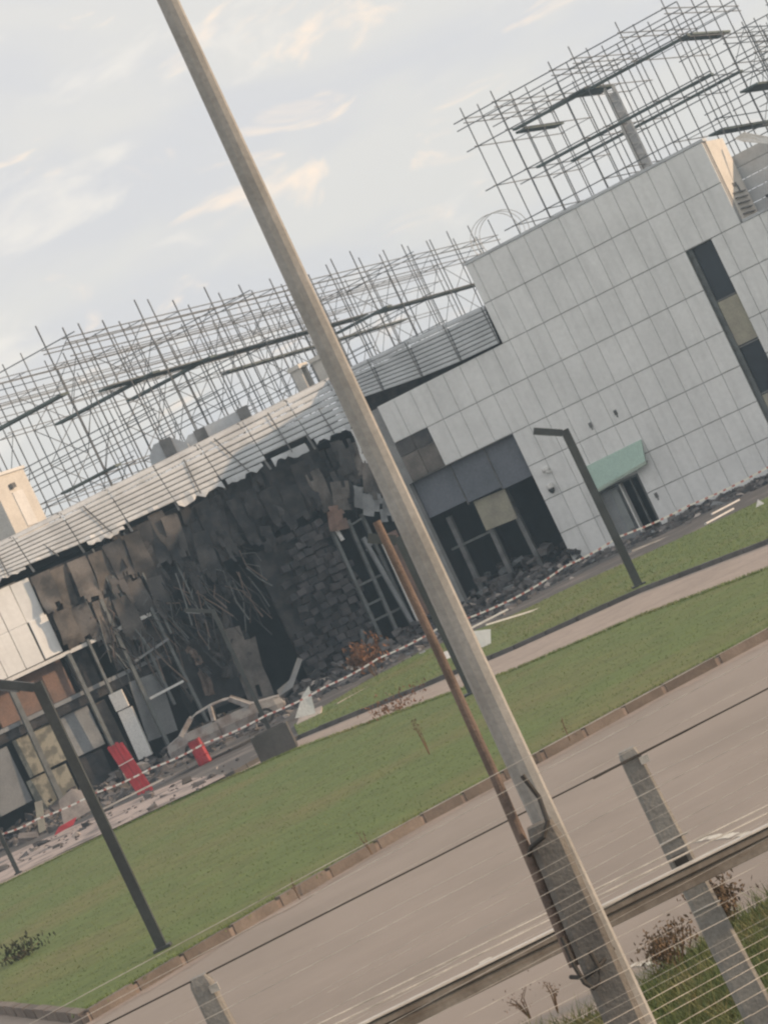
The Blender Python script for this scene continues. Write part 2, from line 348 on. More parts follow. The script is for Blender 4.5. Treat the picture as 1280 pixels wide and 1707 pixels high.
g4 = struct(blades('lawn_tufts', edge, 0.07, m_blade, 0.011, 0.6), 'stuff')
g3 = struct(blades('verge_grass', scatter([(p.x, p.y) for p in V] + [(9, 15), (-8, 15)], 130000, 0.03), 0.19, m_blade2, 0.007, 0.55), 'stuff')
g3.data.polygons.foreach_set('use_smooth', [False] * len(g3.data.polygons))

# ------------------------------------------------------------------ tall block
tall = thing('warehouse_building', 'tall pale warehouse block clad in white panels with a broken gateway', 'building', TP(0, 0))
PWD = 0.89
rows = [0.12, 1.63, 3.22, 4.88, 6.5, 8.4, 10.22, 12.12, 14.0]
pan_mesh = {}
def panel_mesh(wd, ht, m, key=''):
    k = (round(wd, 2), round(ht, 2), key)
    if k not in pan_mesh:
        mb = MB(); x, z, c, t = wd / 2, ht / 2, 0.016, 0.045
        a = [(-x, 0, -z), (x, 0, -z), (x, 0, z), (-x, 0, z)]; b = [(px * (x - c) / x, -t, pz * (z - c) / z) for px, _, pz in a]
        d = [(p[0], -t + .018, p[2]) for p in a]
        mb.add(a + d + b, [(0, 4, 5, 1)[::-1], (1, 5, 6, 2)[::-1], (2, 6, 7, 3)[::-1], (3, 7, 4, 0)[::-1], (4, 8, 9, 5)[::-1], (5, 9, 10, 6)[::-1], (6, 10, 11, 7)[::-1], (7, 11, 8, 4)[::-1], (8, 9, 10, 11), (0, 1, 2, 3)[::-1]])
        pan_mesh[k] = mb.mesh('wall_panel', m)
    return pan_mesh[k]
def tpanel(s0, s1, z0, z1, m=None, key=''):
    me = panel_mesh(s1 - s0 - .016, z1 - z0 - .028, m or m_panel, key)
    return put('wall_panel', me, tall, TP((s0 + s1) / 2, (z0 + z1) / 2, 0.02 + U(-.006, .006)), TR @ rot(U(-.0035, .0035), 0, U(-.0035, .0035)))
SL, SRT, SEND = -6.1, 13.38, 24.0
for i in range(-7, 27):
    s0, s1 = i * PWD, (i + 1) * PWD
    if i == 15: s0, s1 = 15 * PWD, 15 * PWD + PWD
    for r in range(8):
        z0, z1 = rows[r], rows[r + 1]
        if s1 <= 0.01 and (r < 4 and s0 > -5.7): continue                    # gateway
        if s1 <= 0.01 and z1 > 10.3: continue                                # low part
        if s0 < 1.3 and s1 > 0.01 and z1 > 10.3:
            if i == 0: continue
            if i == 1: tpanel(1.42, s1, z0, z1); continue
        if i < -6: continue
        if s0 > 13.3 and z1 > 10.3: continue
        if i == 12 and r < 7 and z1 < 10.3: continue                           # window strip 10.68-11.9
        if i == 13 and z1 < 10.3:
            tpanel(11.92, s1, z0, z1); continue
        if i in (3, 4) and r == 0: continue
        if i in (3, 4) and r == 1: tpanel(s0, s1, 2.6, z1); continue
        if i == 2 and r == 0: tpanel(s0, 2.26, z0, z1); continue
        if i == 2 and r == 1: tpanel(s0, 2.26, z0, z1); tpanel(2.26, s1, 2.6, z1); continue
        if r == 0 and i == 5: pass
        if i == 14 and z1 > 10.3: tpanel(s0, 13.38, z0, z1); continue
        if s0 < -4.4 and r == 4 and s0 > -5.4:                                   # one scorched panel beside the gateway
            tpanel(s0, s1, z0, z0 + 1.2, m_panel_soot, 's'); tpanel(s0, s1, z0 + 1.2, z1, m_panel_burnt, 'b'); continue
        tpanel(s0, s1, z0, z1)
def tbox(name, s0, s1, z0, z1, o0, o1, m, parent=None):
    return put(name, MB().box((0, 0, 0), s1 - s0, o1 - o0, z1 - z0).mesh(name, m), parent or tall, TP((s0 + s1) / 2, (z0 + z1) / 2, (o0 + o1) / 2), TR)
D = -0.03
tbox('backing_wall', -6.1, -5.6, 0, 10.16, -.4, D, m_backing)
tbox('backing_wall', -5.6, 0.02, 6.47, 10.16, -.4, D, m_backing)
tbox('backing_wall', 0.02, 1.42, 0, 10.16, -.4, D, m_backing)
tbox('backing_wall', 1.42, 2.28, 0, 13.96, -.4, D, m_backing)
tbox('backing_wall', 2.28, 4.45, 2.55, 13.96, -.4, D, m_backing)
tbox('backing_wall', 4.45, 10.66, 0, 13.96, -.4, D, m_backing)
tbox('backing_wall', 10.66, 11.92, 10.2, 13.96, -.4, D, m_backing)
tbox('backing_wall', 11.92, 13.36, 0, 13.96, -.4, D, m_backing)
tbox('backing_wall', 13.36, SEND, 0, 10.2, -.4, D, m_backing)
tbox('plinth', 0.0, 2.28, -.1, 0.12, -.4, -.01, m_kerb2); tbox('plinth', 4.45, SEND, -.1, 0.12, -.4, -.01, m_kerb2)
tbox('coping', 1.36, 13.46, 14.0, 14.12, -.5, .10, m_fascia); tbox('coping', 13.50, SEND, 10.22, 10.34, -.5, .10, m_fascia)
tbox('return_wall', 13.06, 13.40, 10.22, 13.99, -2.95, -.402, m_peachw)
tbox('return_wall', 1.42, 1.75, 8.0, 13.99, -12, -.402, m_panel)
tbox('rear_wall', 1.76, 13.05, 9.5, 13.9, -3.0, -2.7, m_fascia)
# hatch bits on the sunlit return
pp = TP(13.42, 11.9, -1.5); put('wall_bracket', MB().box((0, 0, 0), .05, .5, .16).box((0, .3, -.2), .05, .12, .3).mesh('wall_bracket', m_fascia_d), tall, pp, TR)
for k in range(5):
    tbox('louvre_blade', 13.42, 13.50, 10.55 + k * .24, 10.60 + k * .24, -2.4, -.7, m_fascia_d)
# window strip
strip = tbox('window_strip', 10.68, 11.90, 0.12, 10.2, -.38, -.30, m_glass)
for z0, z1 in ((5.66, 7.68), (1.3, 3.35)): tbox('infill_panel', 10.92, 11.86, z0, z1, -.28, -.16, m_cream)
for z in (3.42, 5.58, 7.74): tbox('transom', 10.90, 11.88, z - .03, z + .03, -.28, -.18, m_fascia_d)
tbox('mullion', 10.69, 10.9, 0.12, 10.18, -.29, -.17, m_steel)
# gateway: blue grey panels, wrecked interior
for k, (a, b) in enumerate(((-5.58, -3.56), (-3.54, -1.74), (-1.72, -0.02))):
    tbox('gate_panel', a, b, 4.46 + .12 * (2 - k), 6.46, -.50, -.42, m_blue)
tbox('mullion', -3.57, -3.53, 4.5, 6.46, -.46, -.36, m_fascia_d); tbox('mullion', -1.75, -1.71, 4.5, 6.46, -.46, -.36, m_fascia_d)
put('hanging_panel', MB().box((0, 0, 0), 1.62, .06, 1.42).mesh('hanging_panel', m_cream), tall, TP(-2.62, 3.78, -.7), TR @ rot(.05, .05, 0))
for s, ln, t in ((-3.35, 4.4, .02), (-1.9, 4.4, -.02), (-5.0, 4.4, .015)):
    put('gate_column', MB().box((0, 0, 0), .22, .22, ln).mesh('gate_column', m_fascia_d), tall, TP(s, ln / 2, -1.0), TR @ rot(0, t, 0))
tbox('gate_rail', -5.5, -3.4, 2.95, 3.05, -1.0, -.9, m_steel)
# interior shell of the tall block
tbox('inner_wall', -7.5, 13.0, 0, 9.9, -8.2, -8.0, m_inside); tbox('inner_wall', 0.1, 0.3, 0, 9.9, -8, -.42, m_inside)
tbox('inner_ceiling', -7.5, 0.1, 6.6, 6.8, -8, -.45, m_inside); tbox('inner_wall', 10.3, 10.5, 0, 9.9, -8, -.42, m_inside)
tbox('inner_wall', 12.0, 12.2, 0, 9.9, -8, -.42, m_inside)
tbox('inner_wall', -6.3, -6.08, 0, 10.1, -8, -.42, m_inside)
# door with its jambs
door = tbox('door_leaf', 2.36, 3.40, 0.1, 2.46, -.34, -.28, m_grey_panel)
tbox('door_glass', 2.46, 3.30, 0.5, 2.36, -.275, -.262, mat('frosted_glass', (0.33, 0.35, 0.35), 0.4, var=0.1), door)
for a in (2.29, 3.42, 4.34): tbox('door_jamb', a, a + .07, 0.1, 2.5, -.36, -.02, m_white if a < 4 else m_steel)
tbox('door_jamb', 3.9, 3.96, 0.1, 2.5, -.34, -.2, m_steel)
tbox('door_head', 2.29, 4.42, 2.5, 2.58, -.36, -.01, m_steel); tbox('door_step', 2.2, 4.6, 0.0, .1, -.3, .9, m_kerb2)
# canopy
cv = MB()
a = [TP(2.40, 3.80, .08), TP(5.30, 3.84, .08), TP(5.18, 2.9, .5), TP(3.9, 2.78, .52), TP(2.48, 2.66, .5)]
cv.plate(a, (a[1] - a[0]).cross(a[2] - a[1]), .05); cv.build('door_canopy', m_canopy, tall)
cv = MB().bar(TP(2.46, 2.64, .5), TP(5.2, 2.87, .5), .06, .14); cv.build('canopy_gutter', mat('pale_green', (0.42, 0.5, 0.43), .5), tall)
for s in (2.5, 5.1): MB().bar(TP(s, 2.9, .06), TP(s, 2.8, .45), .04).build('canopy_bracket', m_steel, tall)
# surveillance cameras and small fixtures
c1 = MB(); p = TP(.63, 3.62, .3); c1.tube([p + Vector((0, 0, z)) for z in (.2, .16, .02, -.02)], [.06, .15, .17, .15], 12); c1.cur = 1
c1.tube([p + Vector((0, 0, z)) for z in (-.02, -.1, -.2, -.26)], [.14, .14, .10, .03], 12); c1.cur = 0; c1.bar(TP(.63, 3.78, -.0), TP(.63, 3.82, .3), .07)
tag(c1.build('security_camera', [m_white, m_lamp]), 'white dome camera with dark lower bulb on the pale wall', 'camera')
c1 = MB(); p = TP(.73, 4.42, .16); c1.tube([p + Vector((0, 0, z)) for z in (.12, .1, 0, -.1)], [.05, .16, .19, .12], 12); c1.bar(TP(.73, 4.42, 0), p, .1)
c1.tube([p + Vector((.16, -.1, -.16)), p + Vector((-.05, -.22, -.1))], [.06, .07], 10)
tag(c1.build('alarm_sounder', m_white), 'small round white wall fixture just above the dome camera', 'fixture')
for k, (s, z) in enumerate(((4.82, 1.40), (4.77, 5.37), (3.48, 5.35))):
    put('junction_box', MB().box((0, 0, 0), .13, .12, .22).box((.0, 0, -.16), .05, .06, .14).mesh('junction_box', m_fascia_d), tall, TP(s, z, .07), TR)
# louvred screens on the roof behind the right end
for k in range(5):
    for j in range(4):
        tbox('screen_strip', 12.6 + j * 3.0, 15.56 + j * 3.0, 10.4 + k * .55, 10.92 + k * .55, -3.3, -3.2, m_fascia)
put('bent_sheet', MB().plate([(0, 0, .5), (.5, 0, .55), (1.5, .1, -.2), (1.75, .1, -.75), (1.2, 0, -.35), (.3, 0, .2)], (0, 1, 0), .03).mesh('bent_sheet', m_white), tall, TP(14.0, 13.2, -2.4), TR)
tag(MB().box((0, 0, 0), .5, .5, .35, TR).box((0, 0, .22), .62, .62, .1, TR).box((.1, -.26, 0), .2, .05, .2, TR).build('roof_vent', m_char), 'small dark vent on the low roof at the right edge', 'vent').location = TP(15.1, 10.55, -.4)

# ------------------------------------------------------------------ burnt wing
wing = thing('burnt_wing', 'fire gutted wing with torn grey eaves, hanging panels and open black interior', 'building', LP(-12, 0))
def lbox(name, s0, s1, z0, z1, o0, o1, m, parent=None, R=None):
    return put(name, MB().box((0, 0, 0), s1 - s0, o1 - o0, z1 - z0).mesh(name, m), parent or wing, LP((s0 + s1) / 2, (z0 + z1) / 2, (o0 + o1) / 2), LR @ (R or Matrix.Identity(3)))
# shell: rear wall, ceiling, cross walls
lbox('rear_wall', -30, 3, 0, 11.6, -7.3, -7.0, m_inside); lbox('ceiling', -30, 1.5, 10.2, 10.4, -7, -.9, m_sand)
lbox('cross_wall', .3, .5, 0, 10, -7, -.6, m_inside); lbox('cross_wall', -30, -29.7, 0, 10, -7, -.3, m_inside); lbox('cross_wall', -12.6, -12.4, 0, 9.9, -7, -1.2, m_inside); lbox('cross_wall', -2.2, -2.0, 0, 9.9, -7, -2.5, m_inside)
# eaves: ribbed metal sheets leaning back, in modules, ragged along the lower edge
strip_me = {}
def eave(frm, Rm, s0, s1, zb0, zb1, zt0, zt1, n, parent, ragged, key, o_off=0.0, lean=.55):
    """one module of horizontal ribs between two posts"""
    for k in range(n):
        t0, t1 = k / n, (k + 1) / n
        def pt(s, t, o):
            f = (s - s0) / (s1 - s0); zb = zb0 + (zb1 - zb0) * f; zt = zt0 + (zt1 - zt0) * f
            return frm(s, zb + (zt - zb) * t, o_off + lean * (1 - 1.4 * t) + o)
        a0, a1 = s0 + .02, s1 - .02
        if k == 0 and ragged and random.random() < .22: continue
        if k == 1 and ragged and random.random() < .04: continue
        if k == 0 and ragged: a0 += U(0, .35); a1 -= U(0, .35)
        mb = MB(); nseg = 9 if (k <= 1 and ragged) else 3; vs = []
        for i in range(nseg + 1):
            s = a0 + (a1 - a0) * i / nseg; jig = U(-.05, .05) if (k <= 1 and ragged) else U(-.008, .008); low = U(-.9, .5) / n if (k == 0 and ragged) else 0
            vs += [pt(s, t0 + .008 + low, .00 + jig), pt(s, t0 + .03, .026 + jig), pt(s, t1 - .022, .022 + jig), pt(s, t1 - .008, -.015 + jig)]
        fs = []
        for i in range(nseg):
            for j in range(3):
                a = i * 4 + j; fs.append((a, a + 4, a + 5, a + 1))
        mb.add(vs, fs); mb.build('eaves_strip', m_fascia, parent)
wing_posts = [-26.4 + 2.4 * i for i in range(12)]     # ... 0.0
def ztop(s): return 12.35 + (s) * 0.046
def zbot(s): return 9.86 if s > -14 else 9.86 + (-14 - s) * .05
for a, b in zip(wing_posts[:-1], wing_posts[1:]):
    eave(LP, LR, a, b, zbot(a), zbot(b), ztop(a), ztop(b), 9, wing, True, 'L', 0, .42)
    tilt = U(-.16, .16)
    MB().bar(LP(b, zbot(b) - .2, .40), LP(b - tilt - .1, ztop(b), -.18), .05, .10).build('eaves_post', m_fascia_d, wing)
    if random.random() < .8: MB().bar(LP(b - 1.1 + U(-.3, .3), zbot(b) + .1, .50), LP(b - 1.2 + U(-.5, .3), ztop(b) - U(.1, .9), -.0), .035, .06).build('eaves_post', m_fascia_d, wing)
MB().plate([LP(-27, ztop(-27), -.2), LP(0.2, ztop(0.2), -.2), LP(0.4, ztop(0) - .02, -1.4), LP(-27, ztop(-27) - .02, -1.4)], (0, 0, 1), .08).build('roof_edge', m_fascia, wing)
MB().plate([LP(-28, 10.9, -.6), LP(.4, 11.7, -.6), LP(.4, 11.7, -7), LP(-28, 10.9, -7)], (0, 0, 1), .1).build('roof_deck', m_sand, wing)
# eaves above the right hand wall, sagging towards the bend
tz = [(-6.6, 10.98, 12.36), (-4.6, 10.72, 12.3), (-2.6, 10.48, 12.2), (-.6, 10.33, 12.12), (1.40, 10.28, 12.05)]
for (a, za, ta), (b, zb, tb) in zip(tz[:-1], tz[1:]):
    eave(TP, TR, a, b, za, zb, ta, tb, 9, tall, False, 'T', .10, .10)
    MB().bar(TP(b - .05, zb, .25), TP(b - .15, tb, .10), .035, .05).build('eaves_post', m_fascia_d, tall)
MB().plate([TP(-6.6, 12.36, -.12), TP(1.4, 12.05, -.12), TP(1.4, 12.0, -1.3), TP(-6.6, 12.3, -1.3)], (0, 0, 1), .08).build('roof_edge', m_fascia, tall)
tbox('eaves_back', -6.3, 1.40, 10.17, 11.95, -.9, -.8, m_char)
# intact panels of the wing, lit by the low sun
lp_me = {}
def lpanel(s, z, wd, ht, m, key, R=None, o=.03, name='wall_panel'):
    return put(name, panel_mesh(wd, ht, m, key), wing, LP(s, z, o), LR @ (R or rot(U(-.008, .008), 0, U(-.012, .012))))
for i in range(10):
    s = -17.5 - i * .89
    if i > 0: lpanel(s, 7.12, .865, 1.74, m_panel, 'p')
    lpanel(s, 8.87, .865, 1.74, m_panel, 'p') if i > 0 else lpanel(s, 8.85, .86, 1.74, m_panel, 'p', rot(.02, .01, -.05))
lpanel(-17.45, 7.14, .865, 1.72, m_panel, 'p', rot(.03, 0, .06))
lbox('lintel', -27, -12.2, 6.06, 6.22, -.2, .06, m_white)
lbox('backing_wall', -27, -17.6, 6.24, 9.8, -.3, -.04, m_fascia_d)
# bent, partly burnt panels hanging loose
bent = [(-16.6, 8.8, 1.78, 's', .06, .02, -.10), (-15.75, 8.72, 1.78, 's', .10, -.02, .22), (-14.85, 8.72, 1.76, 's', -.05, .03, -.10), (-13.95, 8.66, 1.76, 's', .12, .05, .16), (-13.05, 8.8, 1.7, 'b', .06, -.03, -.12),
        (-16.5, 7.05, 1.7, 's', .08, .02, .12), (-15.65, 6.95, 1.65, 's', -.08, -.04, -.2), (-14.7, 6.75, 1.75, 's', .14, .10, .18), (-13.8, 6.4, 1.9, 's', .05, .06, -.12), (-12.95, 6.9, 1.7, 'b', .1, -.05, .14),
        (-12.15, 8.6, 2.1, 'b', .08, .04, .2), (-11.2, 8.9, 1.9, 's', -.06, .03, -.2), (-12.05, 6.6, 1.9, 'b', .1, .08, .25), (-9.3, 7.5, 2.0, 's', .1, .12, .1), (-10.2, 8.6, 2.2, 'b', .1, .06, .15)]
# crumpled sheets and lathing dragged down by the fire
def crumple(name, s, z, o, wd, ht, m, seed, amp=.16, R=None):
    n = 5; vs = []; rs = random.Random(seed)
    for j in range(n + 1):
        for i in range(n + 1):
            u, v = i / n - .5, j / n - .5
            q = noise.noise_vector(Vector((u * 2.2 + seed, v * 2.2, seed * 1.7)))
            vs.append(Vector((u * wd + q.x * amp * .7, q.y * amp * 1.6, v * ht + q.z * amp * .6)))
    fs = [(j * (n + 1) + i, j * (n + 1) + i + 1, (j + 1) * (n + 1) + i + 1, (j + 1) * (n + 1) + i) for j in range(n) for i in range(n) if not (rs.random() < .18 and (i in (0, n - 1) or j in (0, n - 1)))]
    mb = MB(); mb.add(vs, fs)
    return put(name, mb.mesh(name, m), wing, LP(s, z, o), LR @ (R or rot(rs.uniform(-.3, .3), rs.uniform(-.5, .5), rs.uniform(-.5, .5))))
def torn(name, s, z, o, wd, ht, m, seed, amp, R, n=8, rag=.5, top=False):
    rs = random.Random(seed); vs = []
    for j in range(n + 1):
        for i in range(n + 1):
            u, v = i / n - .5, j / n - .5; q = noise.noise_vector(Vector((u * wd * .9 + seed, v * ht * .9, seed * 1.3)))
            low = (.5 - v) ** 2
            vs.append(Vector((u * wd + q.x * amp * .4 * low * 3, q.y * amp * (.4 + 2.2 * low), v * ht + q.z * amp * .5 * low * 3 + (rs.uniform(-.5, .5) * ht / n * rag if j == 0 else 0))))
    keep = [max(0, int(n * rag * .55 * (noise.noise(Vector((i * 3.2 / n, seed * 2.1, .5))) + .35) + rs.random() * 1.1)) for i in range(n)]
    fs = [(j * (n + 1) + i, j * (n + 1) + i + 1, (j + 1) * (n + 1) + i + 1, (j + 1) * (n + 1) + i) for j in range(n) for i in range(n) if j >= keep[i] and not (top and j >= n - int(rs.random() * 2.3))]
    mb = MB(); mb.add(vs, fs); return put(name, mb.mesh(name, m), wing, LP(s, z, o), LR @ R)
for q, (s, z, h, k, rx, ry, rz) in enumerate(bent):
    torn('loose_panel', s, z - .1, .12 + U(0, .2), .88, h + .15, m_panel_soot if k == 's' and s < -13.4 else m_panel_burnt, q * 2.7 + .3, .22, rot(rx, ry, rz), 11, .5)
torn('burnt_lining', -14.4, 7.9, -.30, 5.4, 3.6, m_panel_burnt, 3.3, .35, rot(), 16, .6); torn('burnt_lining', -9.6, 8.3, -.42, 4.8, 3.2, m_panel_burnt, 9.1, .4, rot(), 16, .75); torn('burnt_lining', -4.6, 8.6, -.55, 5.6, 2.9, m_char, 14.1, .4, rot(), 16, .6)
for q in range(34):
    s = U(-13.6, -1.2); torn('torn_strip', s, U(7.4, 9.0), U(-.2, .2), U(.35, .9), U(1.4, 2.8), random.choice([m_panel_burnt, m_panel_burnt, m_char, m_panel_soot if s < -12 else m_char]), q * 1.9 + 40, .30, rot(U(-.08, .08), U(-.06, .14), U(-.3, .3)), 11, .95)
for k in range(34):
    s = U(-13.2, -.6); z = U(5.6, 9.7) if s < -7 else U(6.6, 9.8)
    if s > -6 and random.random() < .35: continue
    crumple('crumpled_sheet', s, z, U(-.6, .25), U(.4, 1.0), U(1.0, 2.4), random.choice([m_panel_burnt, m_char, m_char, m_char]) if s < -3.5 else random.choice([m_panel_burnt, m_char, m_panel_soot]), k * 3.1 + .4, .13, rot(U(-.15, .15), U(-.1, .3), U(-.6, .6)))
for k in range(26):
    s = U(-13, -9); crumple('crumpled_sheet', s, U(2.6, 5.8), U(-.9, .3), U(.25, .6), U(.7, 1.9), random.choice([m_panel_burnt, m_char, m_char, m_rust]), k * 2.3 + 90, .2)
# pale peeled cladding at the bend
for s, z, wd, ht, ry, m in ((-1.2, 8.6, 1.1, 1.9, .1, m_panel_burnt), (-.5, 7.3, .9, 1.7, .35, m_panel_soot), (-1.2, 6.6, 1.3, 1.3, .55, m_grey_panel), (-.35, 6.0, .9, 1.4, .3, m_grey_panel), (-.1, 8.8, .8, 2.0, .05, m_panel), (-2.2, 7.3, .9, 1.3, .3, m_panel_soot), (-2.9, 6.5, .9, 1.1, .2, m_brown)):
    crumple('peeled_cladding', s, z, .35, wd, ht, m, s * 7 + z, .1, rot(.05, ry, .1))
for s, w_, m in ((-.62, .45, m_white), (-.15, .5, m_brown)):
    put('jamb_panel', MB().box((0, 0, 0), w_, .06, 4.4).mesh('jamb_panel', m), wing, LP(s - .6, 2.7, .3), LR @ rot(0, .02, 0))
# collapsed block wall
for r in range(21):
    z = .35 + r * .315; lean = .35 + .0 * r
    s_l = -7.1 + r * .085 + U(-.45, .45); s_r = -3.35 + min(r, 12) * .02 + U(-.15, .15)
    s = s_l + (r % 2) * .24
    while s < s_r:
        if not (random.random() < .12):
            me = pan_mesh.setdefault(('brick', (r + int(s * 7)) % 5), None)
            if me is None:
                q = MB(); wd = .44; pts = [Vector((x * wd / 2 + U(-.02, .02), y * .13 + U(-.02, .02), zz * .14 + U(-.015, .015))) for zz in (-1, 1) for x, y in ((-1, -1), (1, -1), (1, 1), (-1, 1))]
                q.hexa(pts); me = q.mesh('brick', m_brick); pan_mesh[('brick', (r + int(s * 7)) % 5)] = me
            put('brick', me, wing, LP(s, z + U(-.05, .05), -.25 + U(-.22, .14) + .05 * math.sin(s * 3 + r)), LR @ rot(U(-.15, .15), U(-.16, .16), U(-.35, .35)))
        s += .485
lbox('block_backing', -7.0, -3.4, 0, 6.6, -.75, -.6, m_char)
# steel frame of the shopfront near the bend
for s, z1, tl in ((-3.25, 6.3, .02), (-2.35, 6.2, .03), (-1.55, 6.2, .01), (-4.2, 1.6, .3)):
    put('steel_column', MB().box((0, 0, 0), .16, .16, z1).mesh('steel_column', m_steel), wing, LP(s, z1 / 2, -.05), LR @ rot(0, tl, 0))
for s0, s1, z in ((-3.2, -1.6, 3.35), (-3.6, -1.6, 1.65), (-3.2, -2.4, 2.4)): lbox('steel_rail', s0, s1, z - .05, z + .05, -.1, .0, m_steel)
put('lamp_tube', MB().box((0, 0, 0), .16, .1, .55).mesh('lamp_tube', m_white), wing, LP(-3.0, 5.75, .1), LR @ rot(0, -.1, 0))
MB().bar(LP(-2.6, 5.9, .1), LP(-1.7, 6.0, .2), .08).build('bent_bracket', m_steel, wing)
MB().bar(LP(-2.1, 4.6, .1), LP(-1.5, 5.0, .15), .12).build('bent_bracket', m_grey_panel, wing)
put('fallen_strut', MB().box((0, 0, 0), .18, .14, 4.4).mesh('fallen_strut', m_grey_panel), wing, LP(-1.9, 3.0, .25), LR @ rot(0, -.08, 0))
# ground floor of the left end
lbox('brown_wall', -20.6, -17.05, 4.45, 6.04, -.9, -.7, m_brown); lbox('brown_wall', -16.8, -15.8, 4.4, 6.0, -.9, -.7, m_char)
lbox('floor_edge', -22, -12.6, 4.25, 4.43, -1.0, -.1, m_white if False else m_grey_panel)
lbox('floor_beam', -22, -12.6, 3.85, 4.24, -1.0, -.2, m_char)
for s, z0, z1, wd in ((-16.9, 0, 6.1, .17), (-15.9, 3.0, 6.3, .12), (-14.6, 0, 7.6, .16), (-19.9, 0, 6.1, .22), (-13.6, 2.2, 8.3, .12), (-12.6, 0, 6.4, .14), (-15.2, 5.5, 9.6, .07), (-13.9, 5.4, 9.7, .07), (-12.3, 5.0, 9.8, .08), (-10.7, 4.8, 9.8, .07)):
    put('steel_post', MB().box((0, 0, 0), wd, wd, z1 - z0).mesh('steel_post', m_steel), wing, LP(s, (z0 + z1) / 2, .15), LR @ rot(0, U(-.03, .03), 0))
for s0, s1, z0, z1, m, nm in ((-20.6, -18.7, 2.1, 3.8, m_mott, 'scorched_board'), (-18.4, -16.95, 2.0, 3.8, m_grey_panel, 'scorched_board'), (-20.8, -18.9, .5, 2.0, m_mott, 'scorched_board'), (-22.4, -20.9, 1.2, 3.7, m_grey_panel, 'scorched_board'), (-18.6, -17.2, .2, 1.9, m_char, 'scorched_board'), (-16.7, -16.1, 1.0, 3.7, m_panel_soot, 'scorched_board')):
    lbox(nm, s0, s1, z0, z1, -.45 + U(-.2, .1), -.38, m, None, rot(U(-.06, .06), U(-.04, .04), U(-.08, .08)))
pil = lbox('white_pillar', -15.98, -15.36, .75, 2.95, -.3, .35, m_white, None, rot(0, .03, -.45)); lbox('white_pillar', -16.0, -15.42, 3.0, 3.78, -.28, .34, m_white, None, rot(0, .0, -.45))
lbox('leaning_sheet', -15.1, -13.6, 1.2, 3.85, -.2, -.14, m_grey_panel, None, rot(.12, .08, .12)); lbox('leaning_sheet', -15.0, -13.8, 4.5, 6.0, -.5, -.44, m_panel_soot, None, rot(.05, .05, .1)); lbox('leaning_sheet', -13.4, -12.2, 4.4, 6.3, -.4, -.34, m_panel_burnt, None, rot(.05, .0, .1))
MB().bar(LP(-14.6, 2.9, .5), LP(-12.9, 2.95, .5), .1).build('hanging_rail', m_white, wing); MB().bar(LP(-14.4, 4.6, .3), LP(-12.6, 4.85, .3), .1).build('hanging_rail', m_grey_panel, wing)
lbox('rear_panel', -12.0, -9.4, 1.2, 4.4, -1.4, -1.3, mat('scorched_grey', (0.085, 0.088, 0.095), .9, var=.15), None, rot(.04, .05, .05))
crumple('torn_sheet', -9.5, 2.4, -.1, 1.3, 3.4, m_panel_soot, 5.5, .12, rot(.05, .1, .1))
for k in range(130):        # burnt laths hanging from the torn edge
    s = U(-15.5, -7.5); z = U(5.0, 7.6); l = U(.5, 2.4); p = LP(s, z, U(-.2, .4)); q = LP(s + U(-.6, .8), z - l, U(-.3, .6)); mid = (p + q) / 2 + Vector((U(-.35, .35), U(-.1, .1), U(-.2, .2)))
    MB().tube([p, mid, q], U(.015, .04), 5).build('hanging_lath', random.choice([m_char, m_steel, m_panel_burnt, m_rust]), wing)

# roof plant
def roof_box(label, corner, wdt, dep, hgt, m, extra=True):
    t = thing('roof_house', label, 'roof box', corner)
    put('walls', MB().box((0, 0, 0), wdt, dep, hgt).mesh('walls', m), t, corner + TR @ Vector((-wdt / 2, dep / 2, hgt / 2)), TR)
    put('cap', MB().box((0, 0, 0), wdt + .16, dep + .16, .14).mesh('cap', m_white), t, corner + TR @ Vector((-wdt / 2, dep / 2, hgt + .071)), TR)
    if extra:
        put('door', MB().box((0, 0, 0), .05, .9, 1.7).mesh('door', m_white), t, corner + TR @ Vector((.02, dep * .55, hgt - 1.75)), TR)
        put('vent_hood', MB().box((0, 0, 0), .22, .3, .22).mesh('vent_hood', m_fascia_d), t, corner + TR @ Vector((.09, dep * .45, hgt - .62)), TR)
    return t
roof_box('sunlit cream stair house on the roof at the left edge', AT(22, 880, 122) - Vector((0, 0, .6)), 5, 2.9, 3.05, m_peachw)
for k, px in enumerate(((506, 648), (541, 632))):
    p = AT(*px, 124.5); t = thing('roof_vent', ('left one' if k == 0 else 'right one') + ' of two small sunlit vents on the eaves beside the pole', 'vent', p, 'small sunlit roof vents')
    for j in (0, 1): put('cheek', MB().box((0, 0, 0), .5, .18, 1.05).mesh('cheek', m_peachw), t, p + TR @ Vector((0, .1 + j * .62, .4)), TR)
    put('hood', MB().box((0, 0, 0), .62, 1.0, .2).mesh('hood', m_peachw), t, p + TR @ Vector((0, .4, 1.03)), TR)
    put('back_plate', MB().box((0, 0, 0), .1, .6, 1.0).mesh('back_plate', m_grey_panel), t, p + TR @ Vector((-.3, .41, .4)), TR)
def hump(label, px, Y, wd, ht, dark):
    p = AT(*px, Y); t = thing('roof_unit', label, 'roof unit', p, 'grey plant units on the roof')
    sec = [(-wd / 2, 0), (-wd / 2 + .1, ht * .6), (-wd / 2 + .5, ht), (wd / 2 - .6, ht), (wd / 2, ht * .45), (wd / 2, 0)]
    MB().plate([p + Vector((x, 0, z - .3)) for x, z in sec], (0, 1, 0), 1.4).build('housing', m_fascia, t)
    MB().box(p + Vector((dark, -.75, ht * .5 - .15)), .55, .12, ht * .75).build('intake', m_fascia_d, t)
hump('grey roof unit with dark intake, left of the pair on the eaves', (285, 760), 121, 1.9, 1.05, .1)
hump('grey roof unit with dark intake, nearest the middle of the eaves', (330, 740), 121.6, 1.4, .8, .35)
